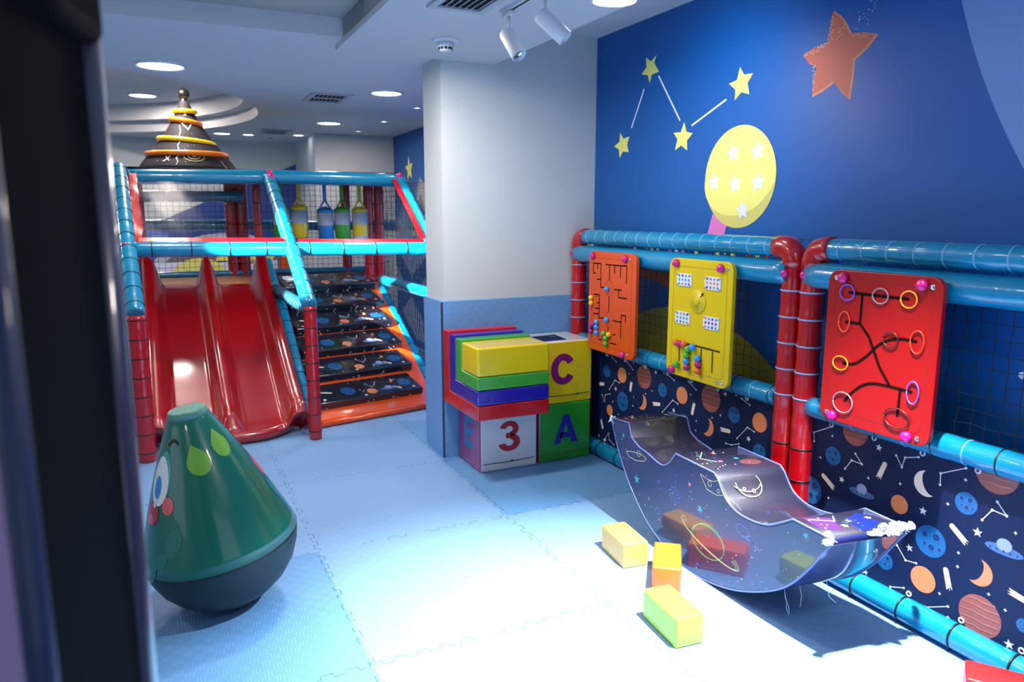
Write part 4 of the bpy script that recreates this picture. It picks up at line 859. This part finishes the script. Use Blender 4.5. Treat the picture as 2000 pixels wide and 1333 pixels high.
# ------------------------------------------------------------------ green roly-poly cone
def roly():
    t = thing('roly_poly_cone', 'green roly-poly cone with a printed cartoon face, leaning left on the mats', 'inflatable toy', (.185, 3.10, 0))
    Mx = Matrix.Translation((.185, 3.10, 0)) @ Matrix.Rotation(rad(-9.5), 4, 'Y') @ Matrix.Rotation(rad(1), 4, 'X'); 
    G = vinyl('cone_green', (8, 100, 80), .3, .6, .10, 6); D = mat('cone_base_dark', (3, 34, 40), .55, .1)
    S = .285
    pb = [(0, .004), (.05, .006), (.10, .02), (.16, .048), (.22, .096), (.265, .155), (.292, .22), (.303, .27), (.304, .285)]
    mb = MB(); mb.lathe(pb, D, mtx=Mx, n=56); mb.build('weighted_base', t)
    def rz(z): return .304+(.066-.304)*((z-.285)/(.855-.285))**1.0+.012*math.sin(PI*(z-.285)/.57)
    zs = [.285+(.855-.285)*k/14 for k in range(15)]
    mb = MB(); mb.lathe([(rz(z)+.002, z) for z in zs]+[(.062, .857), (.056, .838), (.045, .822), (.02, .818), (0, .818)], G, mtx=Mx, n=56)
    # prints wrapped on the cone: (angle from the side facing the camera, height)
    def W(th, z, l=1):
        a = rad(-88+th); r = rz(z)+.002+.0009*l; return Mx @ Vector((r*math.cos(a), r*math.sin(a), z+.0005*l))
    def blob(pts, m, l=1):
        # triangulated as a fan so that it follows the curve
        c = (sum(p[0] for p in pts)/len(pts), sum(p[1] for p in pts)/len(pts)); k = 5
        for (a, b), (c2, d) in zip(pts, pts[1:]+pts[:1]):
            for j in range(k):
                s0, s1 = j/k, (j+1)/k
                q = [(c[0]+(a-c[0])*s0, c[1]+(b-c[1])*s0), (c[0]+(c2-c[0])*s0, c[1]+(d-c[1])*s0), (c[0]+(c2-c[0])*s1, c[1]+(d-c[1])*s1), (c[0]+(a-c[0])*s1, c[1]+(b-c[1])*s1)]
                if j == 0: q = q[1:]
                mb.face([W(*p, l) for p in q], m, True)
    def E(th, z, w, h, rot=0, n=20, drop=0):
        out = []
        for k in range(n):
            a = 2*PI*k/n; X, Y = w*math.cos(a)*(1-drop*max(0, math.sin(a))**1.2*.8), h*math.sin(a); c, s = math.cos(rot), math.sin(rot); X, Y = X*c-Y*s, X*s+Y*c
            out.append((th+math.degrees(X/rz(z)), z+Y))
        return out
    LE = mat('leaf_lime', (112, 168, 56), .35, .5); TL = mat('cone_light_teal', (60, 160, 145), .35, .5); SK = mat('eye_blue', (20, 130, 200), .35, .5); CK = mat('cheek_coral', (220, 90, 90), .35, .5); MO = mat('mouth_red', (178, 30, 34), .35, .5); LG = mat('arm_green', (22, 112, 94), .35, .5)
    blob(E(-4, .690, .042, .058, .25, drop=.9), LE); blob(E(38, .722, .035, .056, 0, drop=.9), LE)
    blob(E(-56, .650, .036, .085, 0), TL, 1); blob(E(-62, .628, .048, .088, 0), mat('eye_white', (225, 228, 230), .35, .5), 2); blob(E(-64, .606, .021, .040, 0), SK, 3)
    for k in range(8): blob(E(-50+k*2.6, .758+.012*math.sin(k*PI/7), .005, .006), BLACKTIE, 2)
    blob(E(-46, .545, .027, .031), CK, 2); blob(E(-70, .510, .045, .042, .3), MO, 2); blob(E(-66, .545, .009, .012), mat('tooth', (225, 215, 200), .4), 3); blob(E(-72, .488, .028, .018), CK, 3)
    blob(E(-40, .415, .034, .055, -.45), LG, 1); blob(E(-52, .35, .035, .024, .6), LG, 1.2); blob(E(-60, .31, .016, .04, -.2), LG, 1.4)
    blob(E(84, .56, .03, .05), CK, 1); blob(E(80, .42, .03, .09, .3), mat('side_teal', (20, 130, 130), .35, .5), 1)
    mb.build('cone_cover', t, fix=False)
    mb = MB(); FR = mat('frayed_tape', (84, 140, 128), .6, bump=.6, bscale=70)
    mb.lathe([(rz(.832)+.003, .832), (rz(.845)+.0035, .845), (rz(.852)+.004, .852), (.069, .859), (.064, .858)], FR, mtx=Mx, n=56); mb.build('rim_tape', t)
roly()

# ------------------------------------------------------------------ dark padded entry post next to the camera
def entry_post():
    t = thing('padded_entry_post', 'tall dark padded post close to the camera at the left edge', 'padded post', (-.3, .95, 0))
    K = mat('post_black_vinyl', (6, 7, 10), .95, 0, bump=.06, bscale=10, spec=.08); TR = mat('post_edge_vinyl', (62, 60, 84), .3, .8, bump=.05, bscale=5)
    Lp, Rp = Vector((-.112, .690, 0)), Vector((-.058, .930, 0)); d = (Rp-Lp); out = Vector((d.y, -d.x, 0)).normalized()
    q = [Lp, Rp, Vector((-.62, 1.06, 0)), Vector((-.66, .80, 0))]
    mb = MB(); mb.prism([(p.x, p.y) for p in q], 0, 2.06, K, 'Z', bevel=.012, seg=3); mb.build('core', t)
    # printed panel facing the room entrance
    PN = mat('panel_mauve', (176, 148, 190), .4, .2); PT = mat('panel_blue', (70, 120, 165), .4, .2)
    a, b = q[3], q[0]; dd = (b-a).normalized(); nn = Vector((dd.y, -dd.x, 0)); w = (b-a).length
    mb = MB(); mb.box((0, 0, 0), (w-.03, .012, 2.0), PN, mtx=Matrix.Translation((a+b)/2+nn*.006+Vector((0, 0, 1.03))) @ Matrix.Rotation(math.atan2(dd.y, dd.x), 4, 'Z'))
    A = Art(mb, a+nn*.012, dd, (0, 0, 1)); A.ell(w-.16, 1.0, .08, .25, PT, 1); A.stroke([(w-.3, .7), (w-.05, 1.15)], .02, PT, 1.5)
    mb.build('printed_panel', t, fix=False)
    # rounded shiny edge strips
    mb = MB(); c = Rp-d.normalized()*.0-out*.012; mb.tube([(c.x+.006, c.y+.012, .0), (c.x+.006, c.y+.012, 2.05)], .021, TR, n=20); mb.build('edge_strip', t)
    mb = MB(); c = Lp-out*.006; mb.tube([(c.x, c.y-.004, .0), (c.x, c.y-.004, 2.05)], .012, mat('edge_blue', (24, 44, 84), .5, .2), n=16); mb.build('edge_strip', t)
    mb = MB(); cc = sum(q, Vector())/4; mb.prism([(cc.x+(p.x-cc.x)*1.06, cc.y+(p.y-cc.y)*1.1) for p in q], 1.775, 2.12, K, 'Z', bevel=.02, seg=4); mb.build('cap', t)
entry_post()

# ------------------------------------------------------------------ climbing frame with slide, stairs, hanging bags
def climbing_frame():
    t = thing('climbing_frame', 'blue and red padded climbing frame with nets around a raised deck', 'climbing frame', (.95, 6.6, 0))
    def post(x, y, z1, r=.048, z0=0, tie=.125, m=RED):
        mb = MB(); mb.tube([(x, y, z0), (x, y, z1)], r, m, puff=.04, step=.125, n=16); o = mb.build('post', t)
        if tie: ties(o, (x, y, z0), (x, y, z1), r+.001, tie)
        return o
    def tb(name, a, b, r=.05, tie=None, puff=.04, seam=None, m=CYAN, path=None, step=.13): return rail(name, t, a, b, r, m, puff, step, seam, tie, path=path)
    # front posts, red below, blue sloping beams above
    post(-.178, 5.22, .965, .057); post(.912, 5.245, .965, .045); post(2.06, 5.30, .965, .045)
    A0, A1 = Vector((-.178, 5.22, .965)), Vector((-.262, 6.9, 1.965)); B0, B1 = Vector((.912, 5.235, .965)), Vector((.900, 6.92, 1.94)); C0, C1 = Vector((2.045, 5.28, .965)), Vector((2.085, 6.9, 1.925))
    for a, b, r in ((A0, A1, .057), (B0, B1, .053), (C0, C1, .052)): tb('sloping_beam', a, b, r, tie=.165, puff=.03)
    tb('top_rail', (-.20, 6.9, 1.902), (.90, 6.9, 1.922), .062, puff=.02, step=.4); tb('top_rail', (.90, 6.9, 1.926), (2.085, 6.9, 1.915), .060, puff=.02, step=.4)
    M0, M1, M2 = (-.19, 5.9, 1.352), (.911, 5.9, 1.336), (2.02, 5.9, 1.318)
    tb('cross_rail', M0, M1, .054, tie=.26, puff=.015, step=.3); tb('cross_rail', M1, M2, .053, tie=.26, puff=.015, step=.3)
    for p in ((-.225, 5.86, 1.38), (-.245, 6.84, 1.955), (.90, 6.855, 1.955), (.91, 6.80, 1.92), (2.07, 6.86, 1.955)): bolt(t, p, n=(-.1, -1, .2), r=.026)
    # inner posts at the front of the deck and at the back
    for x, y, r in ((-.17, 7.40, .06), (.845, 7.40, .04), (1.935, 7.52, .05), (2.045, 7.52, .05)): post(x, y, 1.93, r, tie=.2)
    for x, y, r in ((-.20, 8.1, .05), (.665, 8.1, .055), (.775, 8.1, .055), (1.835, 8.1, .05), (2.09, 8.1, .05)): post(x, y, 1.95, r, tie=.2)
    tb('back_rail', (-.2, 8.04, 1.77), (.78, 8.04, 1.775), .055, seam=SEAM, puff=.05, step=.14); tb('back_rail', (-.2, 8.16, 1.495), (2.66, 8.16, 1.475), .055, seam=SEAM, puff=.05, step=.14)
    tb('roof_rail', (-.2, 8.1, 1.955), (2.1, 8.1, 1.955), .045); tb('roof_rail', (.90, 7.42, 1.955), (2.08, 7.42, 1.955), .042)
    tb('roof_rail', (-.22, 6.96, 1.94), (-.2, 8.1, 1.955), .04); tb('roof_rail', (2.1, 6.96, 1.93), (2.1, 8.1, 1.955), .04)
    # side and divider rails by the stairs
    tb('side_rail', (.912, 5.245, .935), (.905, 6.95, .935), .046, tie=.11, path=[(.912, 5.27, .935), (.91, 6.85, .935), (.905, 6.98, .955), (.90, 7.10, 1.03), (.895, 7.30, 1.155)])
    tb('sloping_rail', (.925, 6.85, .88), (.935, 5.55, .05), .045, tie=.16)
    tb('side_rail', (2.06, 5.30, .935), (2.03, 7.45, .935), .05, tie=None); tb('sloping_rail', (2.00, 7.40, .88), (2.045, 5.95, .09), .045, tie=.16)
    # deck
    DK = vinyl('deck_red', (150, 14, 22)); DO = mat('deck_peach', (205, 140, 95), .5, .2)
    mb = MB(); mb.box((.33, 7.72, .95), (1.12, .86, .05), DO, bevel=.008); mb.build('deck', t); mb = MB(); mb.box((1.50, 7.78, .95), (1.18, .74, .05), DK, bevel=.008); mb.build('deck', t)
    tb('deck_edge', (-.2, 7.30, .93), (.88, 7.30, .93), .032); tb('deck_edge', (.93, 7.44, .945), (1.90, 7.44, .945), .034)
    tb('deck_edge', (-.2, 8.08, 1.005), (2.1, 8.08, 1.005), .03)
    # dark roof fabric, nets, windscreen sheets
    mb = MB(); RFM = mat('roof_fabric', (52, 50, 58), .7, bump=.2, bscale=8)
    mb.rings([[(-.22+2.3*i/10, 6.93+1.17*j/6, 1.985+.012*math.sin(i*.9)*math.sin(j*.8)) for i in range(11)] for j in range(7)], RFM, cap=False, closed=False)
    o = mb.build('roof_fabric', t); s = o.modifiers.new('thickness', 'SOLIDIFY'); s.thickness = .006
    net('safety_net', t, (-.14, 8.06, 1.02), (1, 0, 0), (0, 0, 1), 15, 17, .055); net('safety_net', t, (.85, 8.06, 1.02), (1, 0, 0), (0, 0, 1), 22, 17, .055)
    net('safety_net', t, (2.13, 8.05, .05), (0, -1, 0), (0, 0, 1), 44, 33, .0555, w=.0024)
    net('safety_net', t, (2.12, 8.08, .92), (1, 0, 0), (0, 0, 1), 10, 18, .055)
    net('safety_net', t, (-.27, 7.9, .1), (0, -1, 0), (0, 0, 1), 26, 22, .055, w=.0024)
    for x0, x1 in ((-.14, .85), (.97, 2.02)):
        mb = MB(); mb.rings([[(x0+(x1-x0)*i/16, 5.93+.93*j/10, 1.395+.495*j/10+.006*math.sin(i*1.3+j)) for i in range(17)] for j in range(11)], CLEAR, cap=False, closed=False); mb.build('clear_sheet', t)
    def strip(a, b, w, bulge=.006):
        a, b, w = Vector(a), Vector(b), Vector(w); m = MB(); rnd = random.Random(2)
        m.rings([[a.lerp(b, k/18)+w*s+Vector((rnd.uniform(-1, 1)*bulge, -.01, rnd.uniform(-1, 1)*bulge)) for s in (0, .5, 1)] for k in range(19)], RED, cap=False, closed=False); m.build('red_hem', t)
    strip((-.195, 6.84, 1.93), (-.165, 5.92, 1.40), (.055, 0, 0)); strip((-.14, 5.90, 1.408), (.86, 5.90, 1.392), (0, .02, .028), .001); strip((.96, 5.90, 1.39), (1.98, 5.90, 1.372), (0, .02, .022), .001); strip((1.985, 6.84, 1.925), (1.955, 5.93, 1.40), (.05, 0, 0), .002)
    # lower left outrigger behind the big post
    post(-.36, 6.35, 1.36, .05); tb('side_rail', (-.37, 6.32, 1.40), (-.24, 6.9, 1.42), .04)
    # near-black sheets that keep the space under the deck dark
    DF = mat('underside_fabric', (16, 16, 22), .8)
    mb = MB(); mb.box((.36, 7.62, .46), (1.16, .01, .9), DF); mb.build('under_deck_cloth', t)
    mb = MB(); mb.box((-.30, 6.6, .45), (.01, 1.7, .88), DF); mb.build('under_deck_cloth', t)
climbing_frame()

def slide():
    t = thing('double_slide', 'glossy red double-lane slide coming down from the deck', 'slide', (.35, 6.2, 0))
    R = mat('slide_red_plastic', (158, 2, 14), .34, 1.); R.node_tree.nodes['Principled BSDF'].inputs['Coat Roughness'].default_value = .12
    XL, XR = -.115, .835; W = (XR-XL)/2
    prof = [(7.28, .965), (7.20, .955), (7.05, .90), (6.85, .80), (6.6, .665), (6.35, .53), (6.1, .40), (5.9, .295), (5.72, .205), (5.6, .150), (5.5, .115), (5.42, .095), (5.36, .075), (5.33, .045), (5.335, .02)]
    def lerp(s):
        k = min(int(s), len(prof)-2); f = s-k; return (prof[k][0]*(1-f)+prof[k+1][0]*f, prof[k][1]*(1-f)+prof[k+1][1]*f)
    NV, NU = 56, 60
    rows = []
    for j in range(NV+1):
        s = (len(prof)-1)*j/NV; y, z = lerp(s); v = j/NV
        hw = .14+.12*math.exp(-(v/.12)**2)                       # side walls higher at the top
        hr = .11+.15*math.exp(-(v/.12)**2)
        end = max(0, (v-.76)/.24); hw *= (1-end)**.6; hr *= max(0, 1-end*1.7)
        row = []
        # outline narrows in a rounded nose
        sh = 1-.0*v; nose = 1-.10*max(0, (v-.86)/.14)**2
        for i in range(NU+1):
            u = i/NU*2-1                                        # -1..1 over both lanes
            x = (XL+XR)/2+u*W*nose
            lane = abs(math.sin(PI*(u+1)))                      # 0 at ridges, 1 in lane centres
            a = abs(u)
            outer = (.5-.5*math.cos(PI*min(1, max(0, (a-.74)/.22))))**.9; mid = (.5+.5*math.cos(PI*min(1, max(0, a-.025)/.19)))**.8
            h = hw*outer+hr*mid
            yy = y-.0
            if v > .86: yy += .20*(a**3.2)*((v-.86)/.14)       # rounded front corners
            row.append((x, yy, z+h))
        # rolled outer lips
        def lip(p, sx):
            return [(p[0]+sx*.014, p[1], p[2]+.010*(1-end)), (p[0]+sx*.036, p[1], p[2]+.008*(1-end)), (p[0]+sx*.052, p[1], p[2]-.012), (p[0]+sx*.056, p[1], max(p[2]-.05-.03*(1-end), .004)), (p[0]+sx*.05, p[1], max(p[2]-.12*(1-end)-.02, .003))]
        l = lip(row[0], -1); r = lip(row[-1], 1)
        rows.append(l[::-1]+row+r)
    mb = MB(); mb.rings(rows, R, cap=False, closed=False)
    o = mb.build('chute', t); s = o.modifiers.new('thickness', 'SOLIDIFY'); s.thickness = .016; s.offset = -1
    b = o.modifiers.new('subdivision', 'SUBSURF'); b.levels = b.render_levels = 1
    # rounded front lip resting on the mats
    mb = MB(); pts = []
    for k in range(25):
        u = -1+2*k/24; a = abs(u); pts.append(((XL+XR)/2+u*W*.98, 5.345+.22*a**3.2, .046+.035*a**4))
    mb.tube(pts, .044, R, n=16); mb.build('front_lip', t)
slide()

def stairs():
    t = thing('padded_stairs', 'orange padded staircase with six space-print steps up to the deck', 'stairs', (1.45, 6.3, 0))
    sk = .20                      # the flight is turned: its left side stands nearer
    XL, XR = 1.0, 1.925
    def Y(y, x): return y-sk*(XR-x)/(XR-XL)
    def zb(y): return .018+(y-5.78)*.545
    mb = MB()
    V = []
    for x in (XL, 2.0):
        V.append([(x, Y(5.70, x), .003), (x, Y(5.70, x), .03), (x, Y(5.76, x), .05), (x, Y(7.42, x), zb(7.42)+.01), (x, Y(7.42, x), zb(7.42)-.10), (x, Y(5.95, x), .003)])
    mb.rings(V, ORANGE, smooth=False); bmesh.ops.bevel(mb.bm, geom=list(mb.bm.edges), offset=.008, segments=2, affect='EDGES'); mb.build('ramp_board', t)
    mb = MB(); mb.tube([(XL-.0, Y(5.70, XL), .026), (2.0, Y(5.70, 2.0), .026)], .024, ORANGE, n=14); mb.build('front_edge', t)
    SB = vinyl('step_vinyl', (30, 30, 42), .22, 1., .3, 10)
    SC = 1
    for i in range(6):
        yf, zt = 5.83+.285*i, .150+.156*i; d, h = .30, .118
        mb = MB(); xa, xb = XL+.01, XR
        f0, f1 = Vector((xa, Y(yf, xa), 0)), Vector((xb, Y(yf, xb), 0)); u = (f1-f0); ln = u.length; u.normalize(); v = Vector((-u.y, u.x, 0))
        M_ = Matrix(((u.x, v.x, 0, 0), (u.y, v.y, 0, 0), (0, 0, 1, 0), (0, 0, 0, 1))); tl = rad(17); vt = v*math.cos(tl)+Vector((0, 0, math.sin(tl))); wt = u.cross(vt); o0 = Vector((f0.x, f0.y, zt)); M_ = Matrix(((u.x, vt.x, wt.x, 0), (u.y, vt.y, wt.y, 0), (u.z, vt.z, wt.z, 0), (0, 0, 0, 1))); c = o0+u*(ln/2)+vt*(d/2)-wt*(h/2); M_ = Matrix.Translation(c) @ M_
        mb.box((0, 0, 0), (ln, d, h), SB, mtx=M_, bevel=.012, seg=3)
        rnd = random.Random(i+2); 
        A = Art(mb, o0, u, vt, .0008); Fr = Art(mb, o0-wt*h, u, wt, .0008)
        its = [('blue', ln*.30+rnd.uniform(-.03, .03), .13, .060), ('orange', ln*.50+rnd.uniform(-.05, .03), .075, .042), ('blue', ln*.88, .14, .055), ('ufo', ln*.70, .08, .05), ('moonr', ln*.72+.04, .20, .03), ('comet', [(ln*.12+.05, .14), (ln*.12-.03, .17)]), ('comet', [(ln*.80, .06), (ln*.74, .10)]),
               ('star', ln*.45, .03, .018), ('star', ln*.93, .05, .018), ('star', ln*.08, .05, .018), ('line', [(ln*.52, .2), (ln*.56, .14), (ln*.60, .17), (ln*.62, .21)])]+[('dot', rnd.uniform(.03, ln-.03), rnd.uniform(.02, d-.02), 0) for _ in range(12)]
        pattern(A, its)
        pattern(Fr, [('moonr', ln*.22, .03, .035), ('line', [(ln*.42, .02), (ln*.46, .07)]), ('moonr', ln*.86, .03, .035), ('line', [(ln*.62, .025), (ln*.66, .03), (ln*.70, .08)]), ('line', [(ln*.05, .02), (ln*.08, .07)])]+[('dot', rnd.uniform(.03, ln-.03), rnd.uniform(.03, .08), 0) for _ in range(8)])
        mb.build('step', t, fix=False)
stairs()

def bags():
    WB = mat('bag_grey_white', (176, 186, 202), .45, .2)
    C = dict(yellow=vinyl('bag_yellow', (226, 196, 0)), green=vinyl('bag_green', (62, 160, 44)), blue=vinyl('bag_blue', (10, 125, 205)))
    Y0 = 7.42
    for x, c, zt, zb, bands, label in ((1.065, 'green', 1.66, 1.36, 2, 'green and white punch bag, leftmost, partly behind the sloping beam'), (1.235, 'yellow', 1.675, 1.37, 2, 'yellow and white punch bag left of the gap, with a yellow bottom'), (1.480, 'blue', 1.650, 1.35, 2, 'blue and white hanging punch bag'), (1.645, 'green', 1.655, 1.36, 2, 'green and white punch bag touching the blue one'), (1.822, 'yellow', 1.655, 1.28, 3, 'yellow and white punch bag at the right with a white bottom')):
        t = thing('punch_bag', label, 'punch bag', (x, Y0, zb), 'hanging punch bags'); m = C[c]; r = .078
        L_ = zt-zb; n = bands
        mb = MB(); cuts = [zt-.03, zt-.03-.085, zb+.003] if bands == 2 else [zt-.03, zt-.03-.085, zt-.03-.085-.085, zb+.003]
        cuts = [zt-.035]+([zt-.035-(L_-.035)*.47, zb] if bands == 2 else [zt-.035-(L_-.035)*.36, zt-.035-(L_-.035)*.68, zb])
        mats_ = [WB, m, WB] if bands == 3 else [WB, m]
        prof = []; ms = []
        prof.append((.0, zb)); prof.append((r*.8, zb)); ms.append(mats_[-1]); prof.append((r*.97, zb+.012)); ms.append(mats_[-1])
        segs = list(zip(cuts, cuts[1:]))[::-1]
        for (a, b), mm in zip(segs, mats_[::-1]):
            if b > prof[-1][1]+.001: prof.append((r, b)); ms.append(mm)
            prof.append((r*1.0, a)); ms.append(mm)
        mb.lathe(prof, m, (x, Y0, 0), 28, mats=ms); mb.build('bag_body', t)
        mb = MB(); mb.lathe([(r*1.02, zt-.036), (r*1.04, zt-.02), (r*.98, zt-.004), (r*.55, zt+.012), (r*.2, zt+.02), (0, zt+.02)], m, (x, Y0, 0), 28); mb.build('bag_top', t)
        mb = MB()
        for s in (-1, 1): mb.rings([[(x+s*.045+a, Y0+b, zt+.005), (x+s*.045+a, Y0+b, zt+.005)] for a, b in ((0, 0),)], m, cap=False) if False else mb.tube([(x+s*.055, Y0, zt-.005), (x+s*.03, Y0, zt+.04), (x, Y0-.004*s, zt+.085)], .009, m, n=8)
        mb.box((x, Y0, (zt+.08+1.92)/2), (.036, .008, 1.92-zt-.08), m); mb.build('strap', t)
bags()

def cone_tower():
    t = thing('cone_tower', 'dark space-print cone with a black knob and coloured rings above the frame roof', 'toy tower', (.28, 7.55, 1.995))
    x, y = .283, 7.55; K = mat('cone_dark_print', (40, 39, 46), .7, .0, spec=.2, bump=.08, bscale=20)
    def R(z): 
        P = [(1.995, .425), (2.06, .385), (2.13, .325), (2.22, .255), (2.32, .185), (2.42, .12), (2.50, .080), (2.56, .055), (2.60, .042)]
        for (a, b), (c, d) in zip(P, P[1:]):
            if a <= z <= c: return b+(d-b)*(z-a)/(c-a)
        return .05
    mb = MB(); mb.lathe([(R(z), z) for z in [1.995+.605*k/24 for k in range(25)]]+[(.030, 2.61), (.028, 2.62)], K, (x, y, 0), 48)
    def Wp(th, z): a = rad(-92+th); r = R(z)+.004; return (x+r*math.cos(a), y+r*math.sin(a), z+.002)
    def seg(P, w, m):
        for (a, b), (c, d) in zip(P, P[1:]):
            n = 5
            for k in range(n):
                p, q = (a+(c-a)*k/n, b+(d-b)*k/n), (a+(c-a)*(k+1)/n, b+(d-b)*(k+1)/n)
                dx, dz = (q[0]-p[0])*R(b)*PI/180, q[1]-p[1]; l = math.hypot(dx, dz) or 1; ox, oz = -dz/l*w/2/(R(b)*PI/180), dx/l*w/2
                mb.face([Wp(p[0]+ox, p[1]+oz), Wp(p[0]-ox, p[1]-oz), Wp(q[0]-ox, q[1]-oz), Wp(q[0]+ox, q[1]+oz)], m)
    LW = mat('chalk_white', (205, 210, 225), .5); LY = mat('chalk_gold', (170, 155, 100), .5)
    seg([(-14, 2.405), (6, 2.345), (22, 2.405)], .008, LW)
    for th, z in ((-14, 2.405), (22, 2.405), (6, 2.345)): seg([(th-1.5, z), (th+1.5, z)], .016, LW)
    seg([(-30, 2.05), (-23, 2.10)], .010, LW); seg([(-30, 2.10), (-23, 2.055)], .008, LW)
    seg([(-14, 2.02), (-12, 2.05), (-15, 2.08), (-12, 2.11), (-13, 2.15), (-16, 2.2), (-12, 2.24), (-16, 2.28), (-14, 2.33), (-20, 2.38)], .006, LW)
    seg([(8+14*math.cos(a/6*PI), 2.10+.045*math.sin(a/6*PI)) for a in range(13)], .005, LY); seg([(8+8*math.cos(a/6*PI), 2.10+.026*math.sin(a/6*PI)) for a in range(13)], .006, LY); seg([(6, 2.10), (10, 2.10)], .018, LY)
    seg([(48, 2.0), (44, 2.07)], .006, LW); seg([(-4, 2.47), (0, 2.52), (4, 2.47)], .005, LW); rnd = random.Random(4)
    for k in range(30):
        a, z = rnd.uniform(-60, 60), rnd.uniform(2.01, 2.45); seg([(a-.4, z), (a+.4, z)], .004, LW)
    mb.build('cone_body', t, fix=False)
    B = mat('knob_black', (14, 14, 16), .3, .5); mb = MB(); mb.lathe([(.062, 2.535), (.05, 2.56), (.028, 2.625), (.026, 2.635)], B, (x, y, 0), 32); mb.ball((x, y, 2.672), .052, B); mb.build('knob', t)
    YR, OR_ = mat('ring_yellow', (236, 222, 20), .35, .4), mat('ring_orange', (238, 122, 20), .35, .4)
    for z, r, w, m, tilt in ((2.515, .086, .020, YR, (0, 0)), (2.425, .125, .024, OR_, (.02, .16)), (2.25, .235, .021, YR, (0, .09)), (2.130, .340, .024, OR_, (0, .0))):
        q = MB(); q.torus((x+(.0 if r > .1 else 0), y, z), (math.sin(tilt[1]), -math.sin(tilt[0]), 1), r, w, m, 48, 12); q.build('tossing_ring', t)
cone_tower()
